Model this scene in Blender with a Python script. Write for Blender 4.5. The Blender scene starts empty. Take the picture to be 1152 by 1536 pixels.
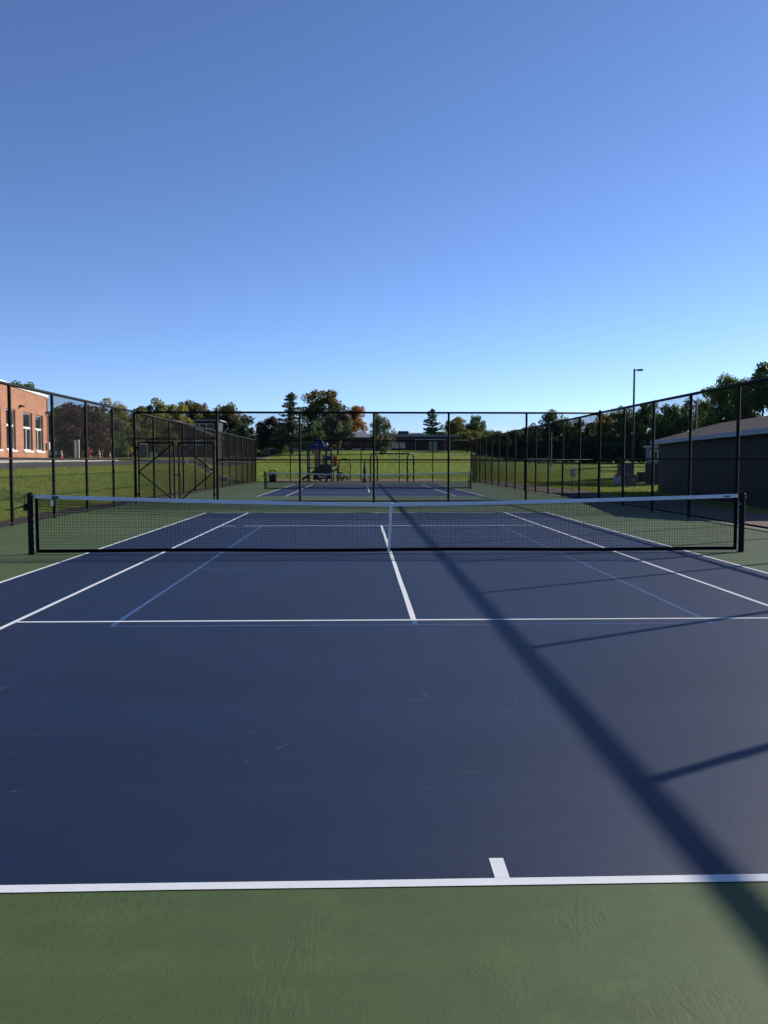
import bpy, math, random
import numpy as np
from mathutils import Vector, Matrix

SC = bpy.context.scene
COL = SC.collection
R = math.radians

# ------------------------------------------------------------------ camera, sky, sun, exposure
CAMX, CAMY, CAMZ = -0.566, -15.056, 1.655
cam = bpy.data.cameras.new('camera')
cam.sensor_fit = 'VERTICAL'
cam.sensor_height = 36.0
cam.lens = 1259.1 * 36.0 / 1536.0
cam.clip_start = 0.05
cam.clip_end = 9000
cam_o = bpy.data.objects.new('camera', cam)
cam_o.location = (CAMX, CAMY, CAMZ)
cam_o.rotation_euler = (R(90 - 3.4715), 0, R(-1.6934))
COL.objects.link(cam_o)
SC.camera = cam_o

SUN = Vector((8.25, 4.72, 3.6)).normalized()
SUN_EL = math.asin(SUN.z)
SUN_AZ = math.atan2(SUN.x, SUN.y)

world = bpy.data.worlds.new('World')
SC.world = world
world.use_nodes = True
wn = world.node_tree
wn.nodes.clear()
sky = wn.nodes.new('ShaderNodeTexSky')
sky.sky_type = 'NISHITA'
sky.sun_disc = False
sky.sun_elevation = SUN_EL
sky.sun_rotation = SUN_AZ
sky.altitude = 150
sky.air_density = 0.62
sky.dust_density = 0.15
sky.ozone_density = 1.1
bg = wn.nodes.new('ShaderNodeBackground')
bg.inputs['Strength'].default_value = 0.070
wo = wn.nodes.new('ShaderNodeOutputWorld')
tint = wn.nodes.new('ShaderNodeMix'); tint.data_type = 'RGBA'; tint.blend_type = 'MULTIPLY'
tint.inputs[0].default_value = 1.0; tint.inputs[7].default_value = (.96, 1.13, 1.50, 1)
wn.links.new(sky.outputs[0], tint.inputs[6])
wn.links.new(tint.outputs[2], bg.inputs[0])
wn.links.new(bg.outputs[0], wo.inputs[0])

sun = bpy.data.lights.new('sun', 'SUN')
sun.energy = 5.0
sun.angle = R(0.32)
sun.color = (1.0, 0.93, 0.83)
sun_o = bpy.data.objects.new('sun', sun)
sun_o.location = (60, 35, 40)
sun_o.rotation_euler = SUN.to_track_quat('Z', 'Y').to_euler()
COL.objects.link(sun_o)

SC.view_settings.view_transform = 'Standard'
SC.view_settings.look = 'None'
SC.view_settings.gamma = 1.0
SC.view_settings.exposure = 0.80
SC.view_settings.use_curve_mapping = False
SC.cycles.max_bounces = 8
SC.cycles.transparent_max_bounces = 12
SC.cycles.use_denoising = True

# ------------------------------------------------------------------ helpers
class MB:
    """collects shapes, builds ONE mesh object"""
    def __init__(s):
        s.v = []; s.f = []
    def add(s, vs, fs):
        b = len(s.v)
        s.v += [tuple(p) for p in vs]
        s.f += [tuple(i + b for i in f) for f in fs]
        return s
    def box(s, x0, x1, y0, y1, z0, z1):
        return s.add([(x0,y0,z0),(x1,y0,z0),(x1,y1,z0),(x0,y1,z0),(x0,y0,z1),(x1,y0,z1),(x1,y1,z1),(x0,y1,z1)],
              [(0,3,2,1),(4,5,6,7),(0,1,5,4),(1,2,6,5),(2,3,7,6),(3,0,4,7)])
    def bevbox(s, x0, x1, y0, y1, z0, z1, b):
        """box with chamfered vertical edges and top edge"""
        def ring(i, z):
            return [(x0+b+i,y0+i,z),(x1-b-i,y0+i,z),(x1-i,y0+b+i,z),(x1-i,y1-b-i,z),(x1-b-i,y1-i,z),(x0+b+i,y1-i,z),(x0+i,y1-b-i,z),(x0+i,y0+b+i,z)]
        vs = ring(0, z0) + ring(0, z1-b) + ring(b*.7, z1)
        fs = [tuple(range(7,-1,-1)), tuple(range(16,24))]
        for k in (0, 8):
            for i in range(8):
                j = (i+1) % 8
                fs.append((k+i, k+j, k+8+j, k+8+i))
        return s.add(vs, fs)
    def tube(s, pts, rad, n=8, cap=True):
        pts = [Vector(p) for p in pts]
        if not hasattr(rad, '__len__'): rad = [rad]*len(pts)
        vs = []; fs = []
        up = None
        for i, p in enumerate(pts):
            a = pts[max(i-1,0)]; b = pts[min(i+1,len(pts)-1)]
            d = (b-a)
            if d.length < 1e-9: d = Vector((0,0,1))
            d.normalize()
            if up is None:
                up = Vector((0,0,1)) if abs(d.z) < .9 else Vector((1,0,0))
            x = d.cross(up)
            if x.length < 1e-6: x = d.cross(Vector((0,1,0)))
            x.normalize(); y = x.cross(d).normalized(); up = y
            for k in range(n):
                t = 2*math.pi*(k+.5)/n
                vs.append(p + x*math.cos(t)*rad[i] + y*math.sin(t)*rad[i])
        for i in range(len(pts)-1):
            for k in range(n):
                l = (k+1) % n
                fs.append((i*n+k, i*n+l, (i+1)*n+l, (i+1)*n+k))
        if cap:
            fs.append(tuple(range(n-1,-1,-1)))
            fs.append(tuple(range((len(pts)-1)*n, len(pts)*n)))
        return s.add(vs, fs)
    def lathe(s, prof, n=12, c=(0,0,0)):
        vs = []; fs = []
        for (r, z) in prof:
            for k in range(n):
                t = 2*math.pi*k/n
                vs.append((c[0]+r*math.cos(t), c[1]+r*math.sin(t), c[2]+z))
        for i in range(len(prof)-1):
            for k in range(n):
                l = (k+1) % n
                fs.append((i*n+k, i*n+l, (i+1)*n+l, (i+1)*n+k))
        fs.append(tuple(range(n-1,-1,-1))); fs.append(tuple(range((len(prof)-1)*n, len(prof)*n)))
        return s.add(vs, fs)
    def prism(s, poly, y0, y1, axis='y'):
        """poly in (x,z), extruded along y (or in (y,z) along x, or (x,y) along z)"""
        n = len(poly)
        if axis == 'y': vs = [(a,y0,b) for a,b in poly] + [(a,y1,b) for a,b in poly]
        elif axis == 'x': vs = [(y0,a,b) for a,b in poly] + [(y1,a,b) for a,b in poly]
        else: vs = [(a,b,y0) for a,b in poly] + [(a,b,y1) for a,b in poly]
        fs = [tuple(range(n)), tuple(range(2*n-1,n-1,-1))]
        for i in range(n):
            j = (i+1) % n
            fs.append((j, i, n+i, n+j))
        return s.add(vs, fs)
    def mesh(s, name, smooth=False):
        me = bpy.data.meshes.new(name)
        me.from_pydata(s.v, [], s.f)
        me.update()
        if smooth:
            me.polygons.foreach_set('use_smooth', [True]*len(me.polygons))
        return me
    def build(s, name, mat, parent=None, smooth=False, **kw):
        return link(name, s.mesh(name, smooth), mat, parent, **kw)

def link(name, me, mat, parent=None, loc=None, rz=None, kind=None):
    o = bpy.data.objects.new(name, me)
    COL.objects.link(o)
    if mat is not None:
        if len(me.materials) == 0:
            me.materials.append(mat)
        elif me.materials[0] != mat:
            o.material_slots[0].link = 'OBJECT'
            o.material_slots[0].material = mat
    if parent is not None: o.parent = parent
    if loc is not None: o.location = loc
    if rz is not None: o.rotation_euler = (0, 0, rz)
    if kind: o['kind'] = kind
    return o

def tag(o, label, cat, group=None):
    o['label'] = label; o['category'] = cat
    if group: o['group'] = group
    return o

def thing(name, label, cat, loc=(0,0,0), rz=0.0, group=None):
    o = bpy.data.objects.new(name, None)
    o.empty_display_size = 0.2
    COL.objects.link(o)
    o.location = loc; o.rotation_euler = (0, 0, rz)
    return tag(o, label, cat, group)

def copy_tree(o, parent=None):
    c = o.copy()
    COL.objects.link(c)
    c.parent = parent
    for ch in list(o.children):
        copy_tree(ch, c)
    return c

def np_mesh(name, verts, faces_n, nper):
    """fast mesh from numpy arrays, all faces with nper corners"""
    me = bpy.data.meshes.new(name)
    me.vertices.add(len(verts))
    me.vertices.foreach_set('co', np.asarray(verts, np.float32).ravel())
    nf = len(faces_n)
    me.loops.add(nf*nper)
    me.loops.foreach_set('vertex_index', np.asarray(faces_n, np.int32).ravel())
    me.polygons.add(nf)
    me.polygons.foreach_set('loop_start', np.arange(0, nf*nper, nper, dtype=np.int32))
    me.update(calc_edges=True)
    me.validate()
    return me

# ------------------------------------------------------------------ materials
def new_mat(name):
    m = bpy.data.materials.new(name)
    m.use_nodes = True
    nt = m.node_tree
    return m, nt, nt.nodes['Principled BSDF']

def mat(name, col, rough=.6, metal=0.0, spec=.5, var=0.0, vscale=6.0, bump=0.0, bscale=40.0, col2=None):
    m, nt, b = new_mat(name)
    b.inputs['Base Color'].default_value = (*col, 1)
    b.inputs['Roughness'].default_value = rough
    b.inputs['Metallic'].default_value = metal
    b.inputs['Specular IOR Level'].default_value = spec
    if var > 0 or col2:
        tc = nt.nodes.new('ShaderNodeTexCoord')
        n = nt.nodes.new('ShaderNodeTexNoise')
        n.inputs['Scale'].default_value = vscale; n.inputs['Detail'].default_value = 6
        nt.links.new(tc.outputs['Object'], n.inputs['Vector'])
        r = nt.nodes.new('ShaderNodeValToRGB')
        c2 = col2 or tuple(min(1, c*(1+var)) for c in col)
        c1 = col if col2 else tuple(c*(1-var) for c in col)
        r.color_ramp.elements[0].position = .32; r.color_ramp.elements[1].position = .68
        r.color_ramp.elements[0].color = (*c1, 1); r.color_ramp.elements[1].color = (*c2, 1)
        nt.links.new(n.outputs['Fac'], r.inputs[0]); nt.links.new(r.outputs[0], b.inputs['Base Color'])
    if bump > 0:
        tc = nt.nodes.new('ShaderNodeTexCoord')
        n = nt.nodes.new('ShaderNodeTexNoise'); n.inputs['Scale'].default_value = bscale; n.inputs['Detail'].default_value = 5
        nt.links.new(tc.outputs['Object'], n.inputs['Vector'])
        bp = nt.nodes.new('ShaderNodeBump'); bp.inputs['Strength'].default_value = bump; bp.inputs['Distance'].default_value = .02
        nt.links.new(n.outputs['Fac'], bp.inputs['Height']); nt.links.new(bp.outputs[0], b.inputs['Normal'])
    return m

def noise_node(nt, vec, scale, detail=5, rough=.55, dist=0.0):
    n = nt.nodes.new('ShaderNodeTexNoise')
    n.inputs['Scale'].default_value = scale; n.inputs['Detail'].default_value = detail
    n.inputs['Roughness'].default_value = rough; n.inputs['Distortion'].default_value = dist
    nt.links.new(vec, n.inputs['Vector'])
    return n.outputs['Fac']

def ramp(nt, fac, stops):
    r = nt.nodes.new('ShaderNodeValToRGB')
    e = r.color_ramp.elements
    while len(e) < len(stops): e.new(.5)
    for i, (p, c) in enumerate(stops):
        e[i].position = p; e[i].color = (*c, 1)
    nt.links.new(fac, r.inputs[0])
    return r.outputs[0]

def mixc(nt, fac, a, b, mode='MIX'):
    m = nt.nodes.new('ShaderNodeMix'); m.data_type = 'RGBA'; m.blend_type = mode
    if isinstance(fac, (int, float)): m.inputs[0].default_value = fac
    else: nt.links.new(fac, m.inputs[0])
    for k, s in ((6, a), (7, b)):
        if isinstance(s, tuple): m.inputs[k].default_value = (*s, 1)
        else: nt.links.new(s, m.inputs[k])
    return m.outputs[2]

def scaled(nt, vec, sx, sy, sz):
    n = nt.nodes.new('ShaderNodeMapping'); n.inputs['Scale'].default_value = (sx, sy, sz)
    nt.links.new(vec, n.inputs['Vector'])
    return n.outputs[0]

def court_mat(name, col, lo, hi, rough, ripple, spec=.31):
    """painted acrylic: roller bands across the court, fine sand grain, faint cloudy wear"""
    m, nt, b = new_mat(name)
    tc = nt.nodes.new('ShaderNodeTexCoord'); v = tc.outputs['Object']
    cloud = noise_node(nt, v, .35, 6, .6)
    bands = noise_node(nt, scaled(nt, v, .04, 1.4, 1), 1.0, 5, .65)
    grain = noise_node(nt, v, 260, 3)
    mid = noise_node(nt, v, 7, 6, .6)
    dk = tuple(c*lo for c in col); lt = tuple(c*hi for c in col)
    c = ramp(nt, cloud, [(.3, dk), (.7, lt)])
    c2 = ramp(nt, bands, [(.3, dk), (.7, lt)])
    c = mixc(nt, .5, c, c2)
    c3 = ramp(nt, mid, [(.35, tuple(x*.93 for x in (1,1,1))), (.7, (1.06,1.06,1.06))])
    c = mixc(nt, 1.0, c, c3, 'MULTIPLY')
    g = ramp(nt, grain, [(.3, (.74,.74,.74)), (.72, (1.28,1.28,1.28))])
    c = mixc(nt, 1.0, c, g, 'MULTIPLY')
    stain = ramp(nt, noise_node(nt, v, 1.7, 8, .72, .6), [(.56, (1,1,1)), (.66, (1.22,1.2,1.16)), (.74, (1.05,1.05,1.05))])
    c = mixc(nt, 1.0, c, stain, 'MULTIPLY')
    dust = ramp(nt, noise_node(nt, scaled(nt, v, .6, 3.2, 1), 2.2, 8, .75), [(.55, (0,0,0)), (.8, (.11,.11,.11))])
    c = mixc(nt, dust, c, (.13,.135,.14))
    speck = nt.nodes.new('ShaderNodeTexVoronoi'); speck.inputs['Scale'].default_value = 9.0
    nt.links.new(v, speck.inputs['Vector'])
    sp_f = ramp(nt, speck.outputs['Distance'], [(.018, (.55,.55,.55)), (.03, (0,0,0))])
    c = mixc(nt, sp_f, c, (.11,.11,.105))
    nt.links.new(c, b.inputs['Base Color'])
    rr = nt.nodes.new('ShaderNodeMapRange'); rr.inputs[3].default_value = rough-.05; rr.inputs[4].default_value = rough+.06
    nt.links.new(bands, rr.inputs[0]); nt.links.new(rr.outputs[0], b.inputs['Roughness'])
    b.inputs['Specular IOR Level'].default_value = spec
    # relief: sand grain, plus broad squeegee ripples in patches
    bp = nt.nodes.new('ShaderNodeBump'); bp.inputs['Strength'].default_value = .6; bp.inputs['Distance'].default_value = .004
    nt.links.new(noise_node(nt, v, 190, 5, .8), bp.inputs['Height'])
    rip = noise_node(nt, scaled(nt, v, 26, 8, 1), 1.0, 6, .7, 1.2)
    msk = ramp(nt, noise_node(nt, v, .8, 3), [(.48, (0,0,0)), (.62, (1,1,1))])
    mul = nt.nodes.new('ShaderNodeMath'); mul.operation = 'MULTIPLY'
    nt.links.new(rip, mul.inputs[0]); nt.links.new(msk, mul.inputs[1])
    b2 = nt.nodes.new('ShaderNodeBump'); b2.inputs['Strength'].default_value = ripple; b2.inputs['Distance'].default_value = .012
    nt.links.new(mul.outputs[0], b2.inputs['Height']); nt.links.new(bp.outputs[0], b2.inputs['Normal'])
    nt.links.new(b2.outputs[0], b.inputs['Normal'])
    return m

def grass_mat(name):
    m, nt, b = new_mat(name)
    tc = nt.nodes.new('ShaderNodeTexCoord'); v = tc.outputs['Object']
    big = noise_node(nt, v, .05, 5, .6)
    mid = noise_node(nt, v, .9, 6, .65)
    fine = noise_node(nt, v, 9, 5, .7)
    c = ramp(nt, big, [(.3, (.155,.24,.038)), (.5, (.225,.305,.055)), (.74, (.36,.33,.10))])
    c = mixc(nt, 1.0, c, ramp(nt, mid, [(.3, (.55,.62,.55)), (.7, (1.35,1.28,1.15))]), 'MULTIPLY')
    c = mixc(nt, 1.0, c, ramp(nt, fine, [(.32, (.55,.58,.5)), (.68, (1.4,1.38,1.3))]), 'MULTIPLY')
    nt.links.new(c, b.inputs['Base Color'])
    b.inputs['Roughness'].default_value = .9; b.inputs['Specular IOR Level'].default_value = .15
    bp = nt.nodes.new('ShaderNodeBump'); bp.inputs['Strength'].default_value = .8; bp.inputs['Distance'].default_value = .08
    nt.links.new(noise_node(nt, v, 14, 6, .75), bp.inputs['Height']); nt.links.new(bp.outputs[0], b.inputs['Normal'])
    return m

def leaf_mat(name, stops, trans=.45, zone=None):
    """leaf colour varies leaf by leaf; zone = (colour, lo, hi): a second hue towards the crown's turned side"""
    m, nt, b = new_mat(name)
    geo = nt.nodes.new('ShaderNodeNewGeometry')
    tc = nt.nodes.new('ShaderNodeTexCoord')
    c = ramp(nt, geo.outputs['Random Per Island'], stops)
    if zone:
        col, ax, lo, hi = zone
        sp = nt.nodes.new('ShaderNodeSeparateXYZ'); nt.links.new(tc.outputs['Object'], sp.inputs[0])
        nz = noise_node(nt, tc.outputs['Object'], 3.0, 3)
        ad = nt.nodes.new('ShaderNodeMath'); ad.operation = 'ADD'
        nt.links.new(sp.outputs[ax], ad.inputs[0]); nt.links.new(nz, ad.inputs[1])
        mr = nt.nodes.new('ShaderNodeMapRange'); mr.inputs[1].default_value = lo; mr.inputs[2].default_value = hi
        nt.links.new(ad.outputs[0], mr.inputs[0])
        c = mixc(nt, mr.outputs[0], c, col)
    nt.links.new(c, b.inputs['Base Color'])
    b.inputs['Roughness'].default_value = .55; b.inputs['Specular IOR Level'].default_value = .3
    tr = nt.nodes.new('ShaderNodeBsdfTranslucent'); nt.links.new(c, tr.inputs['Color'])
    mx = nt.nodes.new('ShaderNodeMixShader'); mx.inputs[0].default_value = trans
    out = nt.nodes['Material Output']
    nt.links.new(b.outputs[0], mx.inputs[1]); nt.links.new(tr.outputs[0], mx.inputs[2]); nt.links.new(mx.outputs[0], out.inputs[0])
    return m

def brick_mat(name, c1, c2, mortar, wx, wz):
    m, nt, b = new_mat(name)
    tc = nt.nodes.new('ShaderNodeTexCoord')
    sp = nt.nodes.new('ShaderNodeSeparateXYZ'); nt.links.new(tc.outputs['Object'], sp.inputs[0])
    cb = nt.nodes.new('ShaderNodeCombineXYZ')
    ad = nt.nodes.new('ShaderNodeMath'); ad.operation = 'ADD'
    nt.links.new(sp.outputs[0], ad.inputs[0]); nt.links.new(sp.outputs[1], ad.inputs[1])
    nt.links.new(ad.outputs[0], cb.inputs[0]); nt.links.new(sp.outputs[2], cb.inputs[1])
    br = nt.nodes.new('ShaderNodeTexBrick')
    br.inputs['Color1'].default_value = (*c1, 1); br.inputs['Color2'].default_value = (*c2, 1); br.inputs['Mortar'].default_value = (*mortar, 1)
    br.inputs['Scale'].default_value = 1.0; br.inputs['Brick Width'].default_value = wx; br.inputs['Row Height'].default_value = wz
    br.inputs['Mortar Size'].default_value = .008
    nt.links.new(cb.outputs[0], br.inputs['Vector'])
    g = ramp(nt, noise_node(nt, tc.outputs['Object'], .8, 6, .6), [(.3, (.82,.82,.84)), (.7, (1.12,1.1,1.08))])
    c = mixc(nt, 1.0, br.outputs['Color'], g, 'MULTIPLY')
    nt.links.new(c, b.inputs['Base Color'])
    b.inputs['Roughness'].default_value = .85
    bp = nt.nodes.new('ShaderNodeBump'); bp.inputs['Strength'].default_value = .4; bp.inputs['Distance'].default_value = .01; bp.invert = True
    nt.links.new(br.outputs['Fac'], bp.inputs['Height']); nt.links.new(bp.outputs[0], b.inputs['Normal'])
    return m

def glass_mat(name, tint):
    m, nt, b = new_mat(name)
    b.inputs['Base Color'].default_value = (*tint, 1)
    b.inputs['Roughness'].default_value = .04
    b.inputs['Specular IOR Level'].default_value = .9
    b.inputs['Coat Weight'].default_value = .6; b.inputs['Coat Roughness'].default_value = .02
    return m

M = {}
M['green'] = court_mat('green_court_acrylic', (.062,.094,.031), .78, 1.22, .64, .38, .22)
M['blue'] = court_mat('blue_court_acrylic', (.0040,.0135,.0440), .72, 1.28, .55, .12)
def line_mat():
    m, nt, b = new_mat('white_court_paint')
    v = nt.nodes.new('ShaderNodeTexCoord').outputs['Object']
    c = ramp(nt, noise_node(nt, v, 5, 6, .65), [(.3, (.60,.61,.62)), (.7, (.66,.67,.68))])
    c = mixc(nt, ramp(nt, noise_node(nt, scaled(nt, v, 1, 1, 1), 30, 6, .8, 1.5), [(.60, (0,0,0)), (.70, (.55,.55,.55))]), c, (.33,.35,.40))
    c = mixc(nt, ramp(nt, noise_node(nt, v, 150, 3, .7), [(.62, (0,0,0)), (.75, (.6,.6,.6))]), c, (.30,.33,.36))
    nt.links.new(c, b.inputs['Base Color'])
    b.inputs['Roughness'].default_value = .7; b.inputs['Specular IOR Level'].default_value = .25
    bp = nt.nodes.new('ShaderNodeBump'); bp.inputs['Strength'].default_value = .4; bp.inputs['Distance'].default_value = .003
    nt.links.new(noise_node(nt, v, 190, 5, .8), bp.inputs['Height']); nt.links.new(bp.outputs[0], b.inputs['Normal'])
    return m
M['white_line'] = line_mat()
M['blue_line'] = mat('light_blue_court_paint', (.034,.082,.195), .55, var=.1, vscale=5, spec=.35)
M['scuff'] = mat('scuff', (.040,.055,.095), .75, spec=.2, col2=(.17,.19,.24), vscale=30)
M['leafdry'] = mat('dry_leaf', (.28,.13,.05), .7)
M['black'] = mat('black_vinyl', (.0035,.0035,.004), .6, spec=.15)
M['wire'] = mat('black_vinyl_wire', (.004,.004,.0045), .6, spec=.15)
M['black_paint'] = mat('black_powder_coat', (.0035,.0035,.004), .55, spec=.18)
M['netcord'] = mat('black_net_cord', (.005,.005,.006), .85, spec=.1)
M['band'] = mat('white_net_band', (.70,.72,.76), .75, var=.06, vscale=4, bump=.25, bscale=90, spec=.2)
M['strap'] = mat('white_strap', (.78,.78,.76), .7, var=.05, vscale=12)
M['tag_green'] = mat('dark_green_label', (.01,.045,.035), .5)
M['metal'] = mat('galvanised_steel', (.42,.43,.44), .45, metal=.7, var=.12)
M['brass'] = mat('brass', (.45,.33,.12), .35, metal=.9)
M['grass'] = grass_mat('lawn_grass')
M['blade'] = leaf_mat('grass_blade', [(0,(.12,.19,.025)),(.45,(.23,.31,.045)),(.8,(.33,.36,.07)),(1,(.48,.41,.14))], .42)
M['mulch'] = mat('dark_mulch', (.022,.015,.012), .95, col2=(.060,.042,.032), vscale=22, bump=1.0, bscale=60)
M['gravel'] = mat('brown_gravel', (.115,.082,.062), .95, col2=(.27,.205,.165), vscale=14, bump=1.0, bscale=50)
M['chips'] = mat('wood_chips', (.16,.105,.065), .95, col2=(.33,.245,.17), vscale=9, bump=1.0, bscale=30)
M['asphalt'] = mat('asphalt', (.050,.050,.054), .9, var=.18, vscale=2.0, bump=.4, bscale=80)
M['concrete'] = mat('concrete', (.36,.34,.30), .88, var=.12, vscale=1.5, bump=.2, bscale=50)
M['limestone'] = mat('limestone', (.44,.42,.37), .9, var=.2, vscale=5, bump=.6, bscale=15)
M['brick'] = brick_mat('red_brick', (.33,.125,.060), (.50,.21,.108), (.38,.25,.19), .21, .072)
M['darkbrick'] = brick_mat('dark_brown_brick', (.085,.042,.034), (.125,.062,.048), (.12,.09,.08), .22, .075)
M['plinth'] = mat('tan_stone_base', (.44,.33,.17), .85, var=.1, vscale=3)
M['whitetrim'] = mat('white_trim', (.74,.73,.70), .6, var=.05)
M['glass'] = glass_mat('window_glass', (.020,.026,.030))
M['shingle'] = mat('grey_brown_shingle', (.085,.066,.056), .95, var=.25, vscale=5, bump=.8, bscale=18)
M['shedwall'] = mat('dark_grey_green_siding', (.013,.018,.019), .7, var=.15, vscale=3)
M['fascia'] = mat('pale_blue_grey_fascia', (.50,.53,.60), .6, var=.05)
M['roofgrey'] = mat('blue_grey_roof', (.22,.235,.25), .6, var=.1, vscale=1.0, spec=.3)
M['darkmetal'] = mat('dark_bronze_metal', (.03,.03,.034), .45, metal=.4)
M['greymetal'] = mat('grey_painted_metal', (.075,.08,.095), .5, var=.08)
M['palegrey'] = mat('pale_grey_paint', (.46,.47,.47), .6, var=.08)
M['dooredark'] = mat('dark_door', (.03,.034,.045), .5)
M['orange'] = mat('orange_plastic', (.75,.13,.03), .5)
M['red'] = mat('red_plastic', (.62,.035,.045), .5)
M['whiteplastic'] = mat('white_plastic', (.76,.76,.75), .5)
M['toilet'] = mat('dark_teal_plastic', (.035,.075,.085), .5, var=.1)
M['carblue'] = mat('blue_car_paint', (.14,.22,.36), .25, spec=.6)
M['rubber'] = mat('tyre_rubber', (.012,.012,.012), .85)
M['playblue'] = mat('blue_play_plastic', (.012,.024,.095), .45)
M['playgreen'] = mat('dark_green_play_plastic', (.012,.035,.028), .5)
M['playyellow'] = leaf_mat('yellow_play_plastic', [(0,(.62,.43,.09)),(1,(.62,.43,.09))], .40)
M['playtan'] = mat('tan_play_plastic', (.42,.25,.11), .55, var=.12)
M['playred'] = mat('maroon_play_plastic', (.25,.05,.03), .5)
M['bark'] = mat('bark', (.060,.046,.036), .95, var=.3, vscale=8, bump=.8, bscale=20)
M['sidingpale'] = mat('pale_grey_siding', (.24,.25,.26), .7, var=.06)
M['hill'] = mat('wooded_hill', (.035,.060,.030), .95, col2=(.075,.090,.040), vscale=.05, bump=1.0, bscale=.2)
M['green_leaf'] = leaf_mat('green_leaves', [(0,(0.060,0.104,0.031)),(.5,(0.107,0.169,0.049)),(1,(0.191,0.249,0.070))])
M['dark_leaf'] = leaf_mat('dark_green_leaves', [(0,(0.043,0.076,0.030)),(.5,(0.076,0.122,0.041)),(1,(0.135,0.185,0.060))])
M['olive_leaf'] = leaf_mat('olive_leaves', [(0,(0.081,0.090,0.022)),(.5,(0.155,0.149,0.036)),(1,(0.243,0.214,0.055))])
M['yellow_leaf'] = leaf_mat('yellow_green_leaves', [(0,(0.097,0.114,0.022)),(.5,(0.212,0.203,0.036)),(1,(0.374,0.308,0.065))])
M['maroon_leaf'] = leaf_mat('maroon_leaves', [(0,(0.035,0.026,0.019)),(.5,(0.070,0.038,0.028)),(1,(0.123,0.055,0.038))])
M['rust_leaf'] = leaf_mat('rust_green_leaves', [(0,(.050,.064,.020)),(.5,(.100,.095,.028)),(.85,(.160,.115,.036)),(1,(.215,.110,.036))])
M['turn_leaf'] = leaf_mat('green_turning_orange_leaves', [(0,(0.029,0.049,0.016)),(.5,(0.055,0.072,0.020)),(1,(0.102,0.109,0.029))], zone=((.24,.15,.025), 2, 1.25, 1.7))
M['orange_leaf'] = leaf_mat('orange_leaves', [(0,(.060,.055,.014)),(.35,(.16,.10,.02)),(.7,(.28,.12,.022)),(1,(.36,.17,.03))], zone=((.34,.125,.026), 0, .45, .95))
M['spruce_leaf'] = leaf_mat('spruce_needles', [(0,(0.048,0.075,0.039)),(.5,(0.081,0.114,0.058)),(1,(0.130,0.162,0.084))], .12)
M['pine_leaf'] = leaf_mat('pine_needles', [(0,(0.032,0.065,0.036)),(.5,(0.055,0.097,0.048)),(1,(0.097,0.143,0.065))], .12)
M['greygreen_leaf'] = leaf_mat('grey_green_leaves', [(0,(0.065,0.081,0.046)),(.5,(0.111,0.127,0.068)),(1,(0.170,0.176,0.094))])

# ------------------------------------------------------------------ terrain
def sstep(a, b, x):
    t = np.clip((np.asarray(x, float)-a)/(b-a), 0, 1)
    return t*t*(3-2*t)

def court_z(y):
    return -0.0036*np.maximum(np.asarray(y, float)-14.0, 0)

def ground_z(x, y):
    x = np.asarray(x, float); y = np.asarray(y, float)
    base = np.minimum(court_z(np.clip(y, -100, 62)), 0) - .05
    # lawn climbing to the school
    hill = np.interp(y, [62, 68, 85, 120, 172, 192, 230, 400], [0, .08, .62, 1.85, 3.9, 4.62, 4.8, 5.0])
    low = np.interp(y, [30, 60, 90, 140, 400], [0, .45, 1.2, 1.6, 2.5])
    w = sstep(15, 30, x - .06*(y-60))
    back = hill*(1-w) + low*w*sstep(12, 20, x)
    # grass bank on the left, road on top
    top = 1.28 + .0068*np.clip(y-23, -40, 140)
    s = np.clip((-10.3-x)/6.9, 0, 1)
    bank = (top+.05)*(s*s*(3-2*s)*.55 + s*.45)
    bank = bank + .22*np.clip((-17.2-x)/8, 0, 1) + .22*np.clip((-25.2-x)/3, 0, 1)
    k = sstep(60, 110, y)
    wl = sstep(-11-4*k, -15-10*k, x)*(1-.0*k)
    near = np.where(x < -10.3, bank, 0.0)
    left = bank
    mixl = np.where(y < 60, near, left*wl + back*(1-wl))
    z = np.where(x < -10.3, mixl*(1-k) + (left*wl + np.maximum(back, left*.0)*(1-wl))*k, back)
    z = z + .02*np.sin(x*.6+y*.23)*np.sin(y*.41)*sstep(11, 16, np.abs(x))
    return z + base

def gz(x, y): return float(ground_z(x, y))

xs = np.concatenate([[-6000,-3000,-1500,-800], np.arange(-400,-60,20), np.arange(-60,60,.8), np.arange(60,400,20), [400,800,1500,3000,6000]])
ys = np.concatenate([[-300,-120], np.arange(-60,72,1.0), np.arange(72,200,2.5), np.arange(200,420,20), [420,600,900,1500,3000,6000]])
GX, GY = np.meshgrid(xs, ys)
GZ = ground_z(GX, GY)
nx, ny = len(xs), len(ys)
idx = np.arange(nx*ny).reshape(ny, nx)
F = np.stack([idx[:-1,:-1], idx[:-1,1:], idx[1:,1:], idx[1:,:-1]], -1).reshape(-1,4)
me = np_mesh('ground', np.stack([GX, GY, GZ], -1).reshape(-1,3), F, 4)
me.polygons.foreach_set('use_smooth', [True]*len(me.polygons))
link('lawn', me, M['grass'], kind='structure')

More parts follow.
